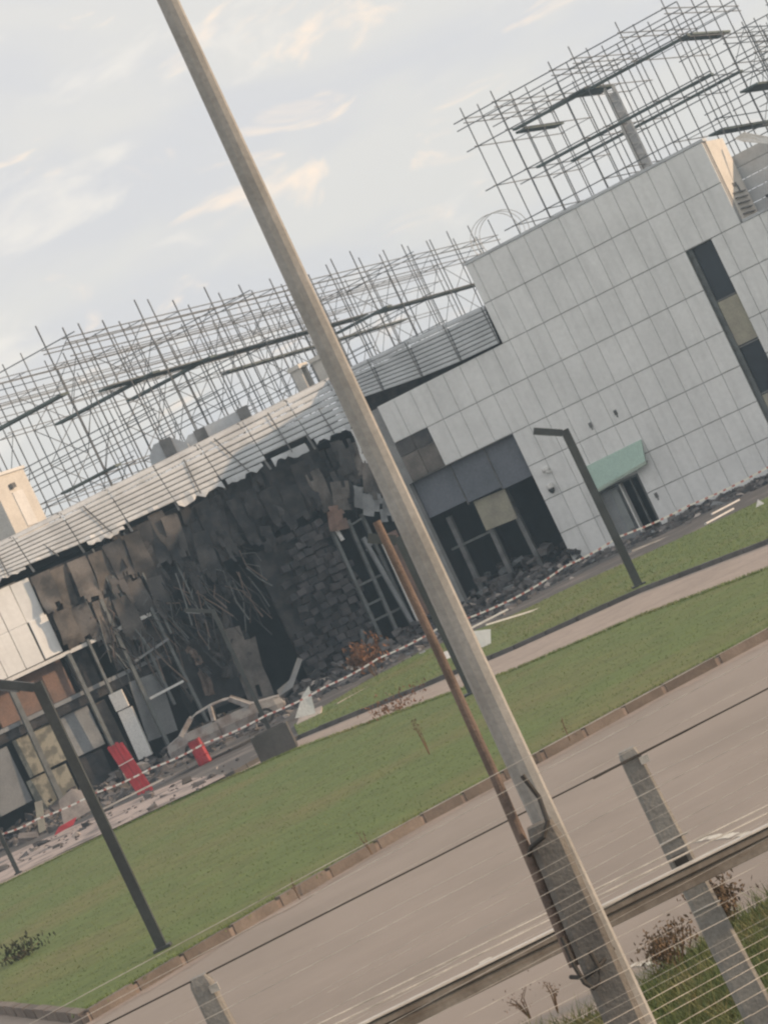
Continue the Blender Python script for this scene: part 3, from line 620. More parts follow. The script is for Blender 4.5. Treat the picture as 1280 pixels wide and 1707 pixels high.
hump('long low grey roof unit behind the eaves', (372, 716), 122.4, 2.8, .75, 1.2)

# ------------------------------------------------------------------ racking behind the building
dA, dB = Vector((math.cos(TA), -math.sin(TA), 0)), Vector((math.sin(TA), math.cos(TA), 0))
RA = TR
unit = {}
def stick(kind, ln, wd, m):
    k = (kind, round(ln, 2), wd)
    if k not in unit: unit[k] = MB().box((0, 0, 0), *( (wd, wd, ln) if kind == 'z' else (wd, ln, wd) if kind == 'y' else (ln, wd, wd))).mesh('rack_member', m)
    return unit[k]
def rack(label, org, a0, a1, length, bay, levels, zlow, decks, post_up, group, b0=0.0, wd=.045, braces=True, skip=()):
    t = thing('storage_rack', label, 'storage rack', Vector((org.x, org.y, 0)) + dA * a0, group)
    nb = int(length / bay)
    pos = lambda a, b, z: Vector((org.x, org.y, 0)) + dA * a + dB * b + Vector((0, 0, z))
    br = MB()
    for j in range(nb + 1):
        b = b0 + j * bay
        for a in (a0, a1):
            top = levels[0] + post_up * U(.4, 1.2); lean = U(-.004, .004)
            put('upright', stick('z', top - zlow, wd, m_rack), t, pos(a, b, (top + zlow) / 2), RA @ rot(U(-.004, .004), lean, 0))
        for z in levels:
            if random.random() < .55: put('cross_tie', stick('x', abs(a1 - a0), wd * .7, m_rack), t, pos((a0 + a1) / 2, b, z + U(-.03, .03)), RA @ rot(0, U(-.008, .008), 0))
        if braces and j % 2 == 0:
            for z0, z1 in zip(levels[1:], levels[:-1]):
                br.bar(pos(a0, b, z0), pos(a1, b, z1), .028)
        if braces and j % 4 == 1 and j < nb:
            for z0, z1 in zip(levels[2:], levels[1:-1]):
                br.bar(pos(a0, b, z0), pos(a0, b + bay, z1), .03); br.bar(pos(a0, b + bay, z0), pos(a0, b, z1), .03)
    if br.v: o = br.build('bracing', m_rack, t); o['kind'] = 'stuff'
    for z in levels:
        if z in skip: continue
        for a in (a0, a1):
            for dz in (0, .28) if z == levels[0] else (0,):
                put('long_beam', stick('y', length + .9, wd * .85, m_rack), t, pos(a, b0 + length / 2, z - dz + U(-.02, .02)), RA @ rot(U(-.002, .002), 0, 0))
    for z, c0, c1, aa, ab in decks:
        MB().plate([pos(aa, c0, z), pos(ab, c0, z), pos(ab, c1, z), pos(aa, c1, z)], (0, 0, 1), .11).build('deck', m_deck, t)
    return t, pos
OL = Vector((-10.0, 128.0, 0)); lev = [19.85, 18.9, 17.1, 15.2, 13.3, 11.9]
gl = 'rows of tall bare storage racks on the left'; sk = (15.2, 11.9)
def at_z(px, py, z):
    q = ray(px, py); t = (z - HC) / q.z; p = Vector((q.x * t, q.y * t, 0)) - OL; return p.dot(dA), p.dot(dB)
rk = [rack('long left racking, first row nearest the eaves corner', OL, -1.3, 0, 57, 3.8, lev, 10.6, [(17.1, 2, 33, -.9, -.1), (17.1, 36, 57, -.9, -.1)], 1.1, gl, wd=.055, skip=sk),
      rack('left racking, second row behind the first', OL, -6.2, -5.0, 57, 3.8, lev, 10.6, [(17.1, 24, 50, -5.9, -5.3)], 1.1, gl, skip=sk),
      rack('left racking, third and rearmost row', OL, -11.4, -10.2, 53.2, 3.8, lev, 10.6, [], 1.1, gl, skip=sk + (17.1,), braces=False)]
# walkways and ties across the left rows, part of the first row
t0, pos0 = rk[0]
for b in (0, 3.8, 11.4, 19.0, 30.4, 41.8, 53.2):
    for z in (19.85, 17.1, 15.2, 13.3, 11.9):
        if z in (19.85, 17.1) and b not in (0, 19.0, 41.8): continue
        if random.random() < .15: continue
        lft = -13.1 if b < 12 else U(-12, -6)
        for dz in (0, .26):
            if dz and random.random() < .4: continue
            MB().bar(pos0(lft, b, z + .1 - dz), pos0(0.5, b, z + .1 - dz), .05).build('tie_beam', m_rack, t0)
for (xa, ya), (xb, yb), z, wd_ in (((-60, 742), (112, 655), 17.1, .8), ((95, 707), (250, 622), 17.0, .8), ((200, 672), (360, 592), 17.0, .8), ((88, 828), (205, 772), 13.2, .6), ((560, 556), (640, 512), 17.0, .8)):
    ab, bb = at_z(xb, yb, z); aa, ba = at_z(xa, ya, z); b = (ba + bb) / 2
    MB().plate([pos0(aa, b, z), pos0(ab, b, z), pos0(ab, b + wd_, z), pos0(aa, b + wd_, z)], (0, 0, 1), .12).build('walkway', m_deck, t0)
OR = Vector((12.6, 140.0, 0)); levr = [22.7, 21.1, 18.85, 16.55, 14.3]
gr = 'rows of tall bare storage racks on the right'
rr = [rack('right racking, leftmost row against the open sky', OR, 0, 1.9, 13, 2.6, levr, 12.5, [(21.05, 2.4, 8.5, 1.3, 1.9)], .6, gr, wd=.05, braces=False),
      rack('right racking, second row from its left end', OR, 5.4, 6.7, 10.4, 2.6, levr, 12.5, [(21.1, 0, 5, 5.6, 6.5)], .6, gr, wd=.05, braces=False),
      rack('right racking, third row from its left end', OR, 9.5, 12.1, 13, 2.6, levr, 12.5, [(21.3, 3, 10, 11.2, 12.0)], .6, gr, wd=.05, braces=False),
      rack('right racking, low dense row behind the roof screens', OR, 13.6, 14.8, 26, 2.6, [20.2, 18.8, 17.2, 15.4, 13.8], 11.5, [(17.2, 0, 20, 13.7, 14.7)], .6, gr, b0=2, wd=.048),
      rack('right racking, last row at the right edge of view', OR, 16.4, 17.6, 26, 2.6, [20.6, 18.8, 17.2, 15.4, 13.8], 11.5, [(18.8, 0, 20, 16.5, 17.5)], .6, gr, b0=2, wd=.048)]
rr += [rack('right racking, far row seen through the gaps between the others', OR, 11.2, 12.2, 18.2, 2.6, [20.9, 19.4, 17.6, 16.0, 14.4, 12.8], 11.5, [(16.0, 0, 16, 11.3, 12.1)], .6, gr, b0=17, wd=.048),
       rack('right racking, dark row farthest to the right', OR, 19.0, 20.2, 26, 2.6, [21.6, 19.8, 18.2, 16.2, 14.2], 11.5, [(18.2, 0, 20, 19.1, 20.1), (16.2, 2, 22, 19.1, 20.1)], .6, gr, b0=2, wd=.055)]
t1, pos1 = rr[0]
for z in levr:
    for b in (0, 5.2, 10.4):
        if b and z in (levr[1], levr[3]): continue
        MB().bar(pos1(-.7, b, z), pos1(12.8, b, z), .055).build('tie_beam', m_rack, t1)
        if z == levr[0]: MB().bar(pos1(-.7, b, z - .42), pos1(12.8, b, z - .42), .05).build('tie_beam', m_rack, t1)
for z in (20.2, 18.8, 17.2, 15.4):
    for b in (2, 7.2, 12.4, 17.6): MB().bar(pos1(11.0, b, z), pos1(21.5, b, z + .0), .05).build('tie_beam', m_rack, t1)
for z, b in ((21.0, .2), (18.8, 1.0), (18.8, 6.4)):
    MB().plate([pos1(2.0, b, z), pos1(12.5, b, z), pos1(12.5, b + .5, z), pos1(2.0, b + .5, z)], (0, 0, 1), .12).build('walkway', m_deck, t1)
# lattice mast
mp_ = pos1(6.6, 3.5, 0); mast = thing('lattice_mast', 'pale square mast with ladder rungs inside the right racking', 'mast', mp_)
for i, j in ((-1, -1), (1, -1), (1, 1), (-1, 1)): MB().bar(mp_ + Vector((i * .28, j * .28, 11)), mp_ + Vector((i * .24, j * .24, 21)), .09).build('mast_leg', m_white, mast)
lat = MB()
for k in range(33): 
    z = 11.2 + k * .3; lat.bar(mp_ + Vector((-.27, -.27, z)), mp_ + Vector((.27, -.27, z + (.15 if k % 2 else -.15))), .05); lat.bar(mp_ + Vector((.27, -.27, z)), mp_ + Vector((.27, .27, z)), .05)
o = lat.build('mast_lattice', m_white, mast); o['kind'] = 'stuff'
MB().bar(mp_ + Vector((0, 0, 11)), mp_ + Vector((0, 0, 20.6)), .46).build('mast_core', mat('pale_core', (0.62, 0.62, 0.62), .8), mast)
# hoop of wire above the low end of the parapet
hp = AT(826, 394, 132); mb = MB()
for k in range(3): mb.tube([hp + Vector((k * .25 + 1.25 * math.cos(t), k * .2, 1.15 * math.sin(t))) for t in np.linspace(0, 2 * math.pi, 30)], .02, 5, False)
tag(mb.build('wire_hoop', mat('pale_wire', (.6, .6, .58), .6)), 'thin coil of wire standing beyond the parapet corner', 'wire coil')

# ------------------------------------------------------------------ street lamps
def lamp(label, base, h, arm, rise, wd=.19, yaw=0):
    t = thing('street_lamp', label, 'street lamp', base, 'angular grey street lamps')
    b = Vector(base)
    put('post', MB().box((0, 0, 0), wd, wd, h).mesh('post', m_lamp), t, b + Vector((0, 0, h / 2)))
    e = b + Vector((arm, 0, h + rise)); a = b + Vector((-wd * .4 * (1 if arm < 0 else -1), 0, h - .06))
    MB().bar(a, e, wd * .9, wd * .85).build('arm', m_lamp, t)
    MB().bar(ext(a, e, .45) - Vector((0, 0, .1)), ext(a, e, .97) - Vector((0, 0, .1)), wd * .6, .04).build('diffuser', m_grey_panel, t)
    put('base_plate', MB().box((0, 0, 0), wd * 1.8, wd * 1.8, .05).mesh('base_plate', m_lamp), t, b + Vector((0, 0, .026)))
    return t
lamp('grey angular street lamp on the grass strip before the green canopy', G(1065, 977, ZL), 5.2, -.85, .36, .24)
lamp('grey street lamp mostly hidden behind the concrete pole', G(790, 1155, ZL), 4.45, -.75, .3, .30)
lamp('street lamp standing in front of the black opening beside the burnt car', G(452, 1222, ZA), 5.05, -.95, .42, .16)
lamp('thin street lamp at the left edge by the littered pavement', G(31, 1457, ZP), 5.1, -.9, .35, .13)
lamp('large dark street lamp at left near the road kerb', G(272, 1583, ZL), 4.85, -.62, .28, .17)

# ------------------------------------------------------------------ barrier tape
tp_px = [(-60, 1418), (0, 1392), (62, 1366), (160, 1322), (250, 1282), (340, 1240), (445, 1192), (540, 1146), (630, 1098), (735, 1045), (850, 1001), (940, 945), (1031, 895), (1150, 842), (1280, 779), (1400, 716)]
tp_y = [86] * len(tp_px)
mb = MB(); P = [AT(*p, 86 - .02 * i) for i, p in enumerate(tp_px)]
for i in range(len(P) - 1):
    for k in range(6):
        q0, q1 = ext(P[i], P[i + 1], k / 6), ext(P[i], P[i + 1], (k + 1) / 6); s0 = -.05 * math.sin(k / 6 * math.pi); s1 = -.05 * math.sin((k + 1) / 6 * math.pi)
        mb.hexa([q0 + Vector((0, y, z + s0)) for y, z in ((-.004, -.028), (-.004, .028), (.004, .028), (.004, -.028))] + [q1 + Vector((0, y, z + s1)) for y, z in ((-.004, -.028), (-.004, .028), (.004, .028), (.004, -.028))])
tag(mb.build('barrier_tape', m_tape), 'red and white barrier tape strung between the lamp posts', 'barrier tape')

# ------------------------------------------------------------------ burnt car
def build_car(c, yaw):
    t = thing('burnt_car', 'burnt out grey car shell without glass in front of the ruin', 'car', c)
    Rz = rot(0, 0, yaw); Wp = lambda x, y, z: Vector(c) + Rz @ Vector((x, y, z)) * 1.12
    L = [(-2.1, .35, .62, .72), (-2.05, .30, .78, .80), (-1.6, .26, .90, .84), (-1.25, .24, .92, .86), (-.4, .24, .90, .87), (.5, .24, .88, .87), (.85, .24, .86, .86), (1.3, .26, .82, .84), (1.8, .28, .72, .80), (2.05, .32, .60, .70), (2.12, .36, .5, .6)]
    ring = lambda x, z0, z1, w: [Wp(x, -w * .92, z0), Wp(x, -w, (z0 + z1) / 2), Wp(x, -w * .95, z1), Wp(x, w * .95, z1), Wp(x, w, (z0 + z1) / 2), Wp(x, w * .92, z0)]
    vs = []; fs = []
    for l in L: vs += ring(*l)
    for i in range(len(L) - 1):
        for k in range(6):
            if k == 2 and -1.3 < (L[i][0] + L[i + 1][0]) / 2 < .7: continue     # open cabin
            a = i * 6 + k; b = i * 6 + (k + 1) % 6; fs.append((a, b, b + 6, a + 6))
    fs += [tuple(range(6)), tuple(reversed(range(len(vs) - 6, len(vs))))]
    m = MB(); m.add(vs, fs); m.build('body', m_car, t)
    ro = [(-1.0, 1.28), (-.75, 1.37), (-.2, 1.42), (.25, 1.40), (.5, 1.34)]
    m = MB()
    for (xa, za), (xb, zb) in zip(ro[:-1], ro[1:]):
        m.hexa([Wp(xa, -.62, za - .05), Wp(xb, -.62, zb - .05), Wp(xb, .62, zb - .05), Wp(xa, .62, za - .05), Wp(xa, -.60, za), Wp(xb, -.60, zb), Wp(xb, .60, zb), Wp(xa, .60, za)])
    m.build('roof', m_car, t)
    for y in (-1, 1):
        for a, b in (((-1.5, .80, .88), (-.98, .61, 1.27)), ((-.28, .84, .88), (-.2, .61, 1.38)), ((1.0, .80, .82), (.48, .61, 1.33))):
            MB().bar(Wp(a[0], a[1] * y, a[2]), Wp(b[0], b[1] * y, b[2]), .13, .17).build('pillar', m_car, t)
        for x in (-1.32, 1.35):
            w_ = MB().tube([Wp(x, y * .84, .3), Wp(x, y * .66, .3)], .3, 18).build('wheel', m_char, t)
            MB().tube([Wp(x, y * .87, .3), Wp(x, y * .845, .3)], [.13, .2], 14).build('rim', m_steel, w_)
        MB().tube([Wp(2.02, y * .55, .55), Wp(2.11, y * .55, .55)], [.11, .1], 10).build('headlight_socket', m_char, t)
    MB().plate([Wp(.95, -.78, .88), Wp(2.0, -.68, .70), Wp(2.0, .68, .70), Wp(.95, .78, .88)], (0, 0, 1), .03).build('bonnet', m_car, t)
    MB().box(Wp(2.14, 0, .42), .12, 1.3, .2, Rz).build('front_bumper', m_char, t); MB().box(Wp(-2.12, 0, .5), .1, 1.3, .2, Rz).build('rear_bumper', m_char, t)
    for x in (-.7, .1): MB().box(Wp(x, -.3, .62), .14, .5, .8, Rz @ rot(0, -.2, 0)).box(Wp(x, .3, .62), .14, .5, .8, Rz @ rot(0, -.2, 0)).build('seat_frame', m_char, t)
    MB().box(Wp(-.2, -.885, .56), .02, .01, .5, Rz).build('door_gap', m_char, t)
build_car(Vector((-8.75, 101, .34)), .04)

# ------------------------------------------------------------------ debris one can name
p = G(467, 1258, ZP); pl = thing('planter_box', 'grey concrete box planter at the edge of the path beside the burnt car', 'planter', p)
for x0, x1, y0, y1 in ((-.60, .60, -.5, -.4), (-.60, .60, .4, .5), (-.60, -.50, -.398, .398), (.50, .60, -.398, .398)):
    MB().box(p + Vector(((x0 + x1) / 2, (y0 + y1) / 2, .42)), x1 - x0, y1 - y0, .84).build('side_slab', mat('planter_grey', (0.10, 0.098, 0.096), .9, var=.12) if 'planter_grey' not in bpy.data.materials else bpy.data.materials['planter_grey'], pl)
MB().box(p + Vector((0, 0, .70)), .98, .78, .1).build('soil', m_char, pl)
def red_sheet():
    b = AT(247, 1318, 98); t = thing('red_screen', 'leaning bright red ribbed screen beside the white pillar', 'screen', Vector((b.x, 98, ZA)))
    for k in range(4):
        x = -.26 + k * .15; c = b + Vector((x - .22, 0, 1.0))
        put('red_board', MB().box((0, 0, 0), .145, .05, 2.05).box((0, -.03, 0), .05, .04, 2.1).mesh('red_board', m_red), t, c + Vector((0, k * .02, U(-.06, .06))), rot(-.06, -.14, .1))
    for z in (1.25,): MB().bar(b + Vector((-.42 - z * .13, -.09, z)), b + Vector((.18 - z * .13, -.05, z + .03)), .03).build('cross_bar', m_white, t)
red_sheet()
b = G(343, 1273, ZA); t = thing('red_drum', 'upright red drum with a rim in front of the burnt car', 'drum', b)
MB().tube([b + Vector((-.04 * z, 0, z)) for z in (0, .04, .3, .33, .36, .62, .65, .68, .95, .98)], [.25, .27, .26, .28, .26, .26, .28, .26, .26, .27], 16).build('barrel', m_red, t)
MB().tube([b + Vector((-.04, 0, z)) for z in (.98, 1.01)], [.22, .2], 16).build('lid', m_panel_soot, t)
def slab(name, label, cat, px, Y, pts, m, nrm=(0, 1, 0), th=.05):
    c = AT(*px, Y); return tag(MB().plate([c + Vector((x, d, z)) for x, d, z in pts], nrm, th).build(name, m), label, cat)
slab('fallen_sheet', 'pale triangular sheet leaning on the rubble behind the planter', 'sheet', (500, 1175), 92, [(-.35, 0, -.35), (.35, 0, -.5), (.55, .1, .45), (.2, .1, .25)], m_white)
slab('fallen_sheet', 'pale curled sheet lying at the foot of the block wall', 'sheet', (480, 1140), 104, [(-.5, 0, -.3), (.1, 0, -.2), (.9, .2, .6), (.75, .2, .75), (.1, .1, .1), (-.5, 0, -.05)], m_grey_panel)
slab('fallen_sheet', 'white crumpled sheet sticking out to the right of the pole', 'sheet', (806, 1066), 88, [(-.5, 0, -.3), (.1, 0, -.35), (.35, .1, .2), (-.3, .1, .42)], m_panel)
slab('fallen_sheet', 'small white scrap by the foot of the lamp post behind the pole', 'sheet', (752, 1090), 80, [(-.25, 0, -.08), (.25, 0, -.12), (.22, .1, .1), (-.25, .1, .14)], m_white)
slab('fallen_sheet', 'sunlit yellowish board propped up in the rubble at lower left', 'sheet', (68, 1362), 96, [(-.3, 0, -.5), (-.05, 0, -.5), (.28, .1, .5), (.0, .1, .55)], m_cream)
slab('fallen_sheet', 'pinkish bent board behind the large street lamp', 'sheet', (122, 1345), 97, [(-.6, 0, -.5), (.5, 0, -.4), (.6, .1, .3), (.2, .1, .6), (-.4, .1, .4)], m_rubl)
slab('fallen_sheet', 'flat red scrap on the ground near the large street lamp', 'sheet', (108, 1380), 94, [(-.45, 0, -.1), (.3, .1, -.05), (.5, .2, .15), (-.2, .1, .1)], m_red)
slab('fallen_sheet', 'pale flat slab on the grass edge beneath the orange bush', 'slab', (515, 1195), 95, [(-.5, 0, -.08), (.4, 0, -.12), (.55, .3, .1), (-.3, .3, .1)], m_rubl, (0, .3, 1), .1)
slab('fallen_sheet', 'tiny white cone of scrap on the grass at far right', 'scrap', (1266, 843), 94, [(-.22, 0, -.1), (.25, 0, -.1), (.05, .1, .22)], m_white)
def plank(label, p0, p1, Y0, Y1, m, wd=.14):
    tag(MB().bar(AT(*p0, Y0), AT(*p1, Y1), wd, .06).build('plank', m), label, 'plank', 'planks and rails among the rubble')
plank('long white rail lying along the rubble edge right of the pole', (772, 1054), (846, 1016), 97, 97.5, m_white)
plank('second white rail nearer the grass right of the pole', (810, 1042), (905, 1013), 95, 96, m_white, .1)
plank('white rail by the wall at far right, nearer one', (1176, 873), (1222, 848), 98, 99, m_white, .1)
plank('white rail by the wall at far right, upper one', (1186, 857), (1232, 833), 102, 103, m_white, .08)
plank('pale kerb board curving below the orange bush', (560, 1175), (690, 1105), 96, 101, m_rubl, .16)
plank('grey rail lying by the doorway', (1050, 920), (1118, 893), 104, 106, m_grey_panel, .2)
plank('broken grey strut lying on the littered pavement', (170, 1350), (270, 1300), 92, 95, m_grey_panel, .12)
plank('dark beam end lying beside the planter', (370, 1283), (420, 1258), 93, 93.5, m_rub, .3)

# rubble: nobody could count it
def chunks(n, fn, mats, name):
    mb = MB()
    for k in range(n):
        c, sz = fn(); mb.cur = 0 if random.random() < .8 else random.randrange(len(mats))
        R = rot(U(-.5, .5), U(-.5, .5), U(0, 6.3)); e = [U(.5, 1) * sz, U(.4, .9) * sz, U(.15, .6) * sz]
        pts = [Vector(c) + R @ Vector((x * e[0] / 2 * U(.6, 1.1), y * e[1] / 2 * U(.6, 1.1), z * e[2] / 2 * U(.6, 1.1))) for z in (-1, 1) for x, y in ((-1, -1), (1, -1), (1, 1), (-1, 1))]
        mb.hexa(pts)
    o = mb.build(name, mats); o['kind'] = 'stuff'; return o
def f_t():
    s = U(-7, 13); o = abs(random.gauss(0, 1)) * (5.5 if s < 2 else 2.0) + .1; h = max(0, (.8 if s < .5 else .18) - o * .13)
    if 1.9 < s < 5.0 and o < 2.5: o += 2.0
    p = TP(s, ZA + U(0, 1) * h, o); return p, U(.12, .55) * (1.3 if random.random() < .1 else 1)
def f_l():
    s = U(-24, 0); o = abs(random.gauss(0, 1)) * 4 + .1; h = max(0, .9 - o * .22)
    p = LP(s, ZA + U(0, 1) * h, o)
    if -12.6 < p.x < -5.5 and p.y < 104.5: p.z = ZA; return p, U(.06, .2)
    return p, U(.12, .7) * (1.4 if random.random() < .1 else 1)
def f_in():
    s = U(-5.4, -.2); o = -U(0.2, 4); return TP(s, ZA + U(0, 1) ** 2 * 1.3, o), U(.2, .8)
tag(chunks(2300, f_t, [m_rub, m_char, m_grey_panel, m_rubl], 'rubble'), 'dark rubble strewn along the foot of the pale wall', 'rubble')
tag(chunks(1500, f_l, [m_rub, m_char, m_panel_burnt, m_rubl, m_panel_soot], 'rubble'), 'dark rubble heaped in front of the burnt wing', 'rubble')
tag(chunks(220, f_in, [m_rub, m_char, m_grey_panel], 'rubble'), 'rubble heaped inside the broken gateway', 'rubble')
def f_p():
    k = random.random(); p = ext(G(0, 1452, ZP), G(380, 1290, ZP), k); return Vector((p.x + U(-.5, .5), p.y + U(-2.0, 6), ZP + .02)), U(.05, .2) + (.35 if random.random() < .12 else 0)
tag(chunks(120, f_p, [m_rub, m_rubl, m_panel_soot], 'rubble'), 'small crumbs littering the pale pavement at lower left', 'rubble')

# ------------------------------------------------------------------ plants
def bush(name, label, cat, c, hgt, wd, n, m, leaf=.06, stems=9):
    t = thing(name, label, cat, c); c = Vector(c); sm = MB(); lf = MB()
    for k in range(stems):
        a = U(0, 6.3); r = wd * U(.15, .5); tip = c + Vector((math.cos(a) * r, math.sin(a) * r, hgt * U(.6, 1))); mid = ext(c, tip, .55) + Vector((U(-.1, .1) * wd, U(-.1, .1) * wd, .04))
        sm.tube([c, mid, tip], [hgt * .012 + .003, .006, .003], 4)
        for j in range(n // stems):
            q = ext(mid, tip, U(-.2, 1.05)) + Vector((random.gauss(0, .09), random.gauss(0, .09), random.gauss(0, .07))) * wd * 1.4
            R = rot(U(0, 3), U(0, 3), U(0, 6)); lf.add([q + R @ Vector(v) * leaf * U(.6, 1.4) for v in ((-1, 0, 0), (0, -.4, 0), (1, 0, .1), (0, .4, 0))], [(0, 1, 2, 3)])
    sm.build('stems', m_weed, t); o = lf.build('leaves', m, t); o['kind'] = 'stuff'
bush('dry_bush', 'orange brown dry bush at the foot of the burnt block wall', 'bush', G(625, 1128, ZA), 1.5, 1.5, 420, m_orange, .12)
bush('dry_bush', 'low dry brown bush on the path edge left of the pole', 'bush', G(665, 1185, ZP), .35, 1.8, 240, m_orange, .06)
bush('sapling', 'thin young sapling on the lawn left of the pole', 'sapling', G(716, 1258, ZL), 1.0, .35, 40, m_weed, .03, 4)
bush('dead_weed', 'tall dead weed by the verge right of the pole', 'weed', G(1135, 1625, .03), .48, .5, 700, m_weed, .026, 12)
bush('dead_weed', 'bushy dead weed beside the concrete fence post', 'weed', G(1225, 1545, .03), .55, .6, 800, m_weed, .028, 12)
bush('dead_weed', 'reddish dead weed at the bottom edge left of the pole', 'weed', G(885, 1700, .03), .30, .5, 60, m_rust, .015, 6)
bush('dead_weed', 'thin dead stalk below the horizontal rail', 'weed', G(930, 1690, .03), .34, .2, 60, m_weed, .014, 4)
for k, (px, lb) in enumerate((((500, 1500), 'left'), ((620, 1425), 'middle'), ((950, 1235), 'right'))):
    bush('dry_stalk', lb + 'most of the three pale dry stalks leaning over the road kerb' if lb != 'middle' else 'middle one of the three pale dry stalks at the road kerb', 'stalk', G(*px, ZL), .42, .2, 24, m_weed, .02, 3)
bush('dark_shrub', 'dark low scrub on the lawn at the left edge', 'shrub', G(35, 1600, ZL), .22, 1.3, 260, mat('dark_leaf', (.045, .05, .03), .9), .06, 12)

# ------------------------------------------------------------------ pole, stub, pipe
pl0 = Vector((.02, 14.6, 0)); pole = thing('utility_pole', 'tall tapering pale concrete pole crossing the whole picture', 'utility pole', pl0)
mb = MB(); lv = np.linspace(0, 9.6, 14); nn = 8; vs = []; fs = []
for z in lv:
    k = z / 9.6; c = Vector((.034 + .0135 * z, 14.6, z)); w1, w2 = .090 - .043 * k, .092 - .045 * k
    for i in range(12):
        a = 2 * math.pi * i / 12 + .26; sx = max(-.86, min(.86, math.cos(a))); sy = max(-.86, min(.86, math.sin(a)))
        vs.append(c + Vector((sx * w1 / .86, sy * w2 / .86, 0)))
for i in range(len(lv) - 1):
    for j in range(12): fs.append((i * 12 + j, i * 12 + (j + 1) % 12, (i + 1) * 12 + (j + 1) % 12, (i + 1) * 12 + j))
fs.append(tuple(range(len(vs) - 12, len(vs)))); mb.add(vs, fs); mb.build('shaft', m_conc, pole)
st = MB(); vs = []
prof = [(0, .115), (2.2, .10), (2.78, .092), (2.9, .07)]
for z, r in prof:
    c = Vector((-.085 + .040 * z, 14.34, z)); vs += [c + Vector((x * r, y * r, 0)) for x, y in ((-1, -.7), (-.7, -1), (.7, -1), (1, -.7), (1, .7), (.7, 1), (-.7, 1), (-1, .7))]
fs = [(i * 8 + j, i * 8 + (j + 1) % 8, (i + 1) * 8 + (j + 1) % 8, (i + 1) * 8 + j) for i in range(3) for j in range(8)] + [tuple(range(24, 32))]
st.add(vs, fs); st.build('footing_stub', m_conc2, pole)
# binding wires round pole and stub
MB().tube([(-.09, 14.26, 2.78), (-.06, 14.22, 2.82), (.02, 14.21, 2.84), (.075, 14.24, 2.90), (.09, 14.40, 3.02), (.06, 14.42, 3.16)], .014, 7).build('binding_wire', m_dwire, pole)
MB().tube([(-.17, 14.30, 2.10), (-.10, 14.20, 2.08), (-.02, 14.20, 2.10), (.1, 14.3, 2.14)], .012, 6).build('binding_wire', m_dwire, pole)

mb = MB(); mb.tube([(-.12, 14.24, 2.32), (-.125, 14.2, 2.16), (-.115, 14.18, 2.06), (-.085, 14.17, 2.015), (-.04, 14.18, 2.03), (-.015, 14.19, 2.10), (-.02, 14.2, 2.2)], .0125, 8); mb.build('cable_loop', m_dwire, pole)
rp = MB(); rp.tube([(-.125, 14.44, 2.12), (-.10, 14.44, 2.6), (-.075, 14.44, 3.2), (-.06, 14.44, 3.95), (-.058, 14.44, 4.72)], [.031, .030, .028, .025, .022], 12)
tag(rp.build('rusty_pipe', m_rust), 'slender rusty brown pipe tied upright along the concrete pole', 'pipe')

# ------------------------------------------------------------------ fence with rail, and wire strands
fd = Vector((math.cos(R_(16)), math.sin(R_(16)), 0)); f0 = Vector((.80, 18.0, 0))
for k, lb in ((-1, 'concrete fence post at lower left below the lawn'), (0, 'concrete fence post right of the tall pole')):
    c = f0 + fd * (3.22 * k); c.z = 0
    if k == -1: c = Vector((-2.42, 17.1 * 1.0, 0)); c = Vector((AT(337, 1628, 17.1).x, 17.1, 0))
    top = 2.66 if k == 0 else AT(337, 1625, 17.1).z
    t = thing('fence_post', lb, 'fence post', c, 'concrete fence posts')
    vs = []
    for z, r in ((0, .125), (1.2, .10), (top - .05, .070), (top, .055)): vs += [c + Vector((x * r - .02 * (z - 1.4), y * r, z)) for x, y in ((-1, -.75), (-.75, -1), (.75, -1), (1, -.75), (1, .75), (.75, 1), (-.75, 1), (-1, .75))]
    fs = [(i * 8 + j, i * 8 + (j + 1) % 8, (i + 1) * 8 + (j + 1) % 8, (i + 1) * 8 + j) for i in range(3) for j in range(8)] + [tuple(range(24, 32))]
    MB().add(vs, fs).build('shaft', m_postc, t)
    MB().box(c + Vector((.05, -.09, top - .10)), .06, .03, .05).build('clip', m_wire, t); MB().box(c + Vector((-.02, -.11, 1.86)), .09, .03, .07).build('clip', m_dwire, t)
    for z in (2.0, 1.5): MB().tube([c + Vector((-.1, -.09, z)), c + Vector((0, -.1, z + .005)), c + Vector((.1, -.09, z))], .007, 5).build('wire_tie', m_wire, t)
# rail: folded steel beam on the near side of the posts
ra, rb = AT(640, 1716, 16.6), AT(1330, 1376, 17.55)
ra = ext(rb, ra, 1.6); rb = ext(ra, rb, 1.25)
rail = thing('fence_rail', 'long grey folded steel rail running in front of the fence posts', 'rail', ra)
mb = MB(); prof = [(.0, .085), (-.05, .075), (-.055, .035), (-.02, .02), (-.02, -.01), (-.045, -.022), (-.045, -.052), (0, -.062)]
n = len(prof); mb.add([ra + Vector((0, y, z)) for y, z in prof] + [rb + Vector((0, y, z)) for y, z in prof], [(i, i + 1, i + 1 + n, i + n) for i in range(n - 1)])
mb.build('beam', mat('rail_steel', (0.235, 0.215, 0.19), .6, col2=(0.15, 0.13, 0.11), scale=3, metal=.1), rail)
MB().bar(ra + Vector((0, -.045, .094)), rb + Vector((0, -.045, .094)), .07, .012).build('top_flange', mat('rail_top', (0.62, 0.59, 0.54), .5, var=.08), rail)
for dz in (.16, .205): MB().tube([ra + Vector((0, -.03, dz)), rb + Vector((0, -.03, dz))], .006, 6).build('guide_wire', m_wire, rail)
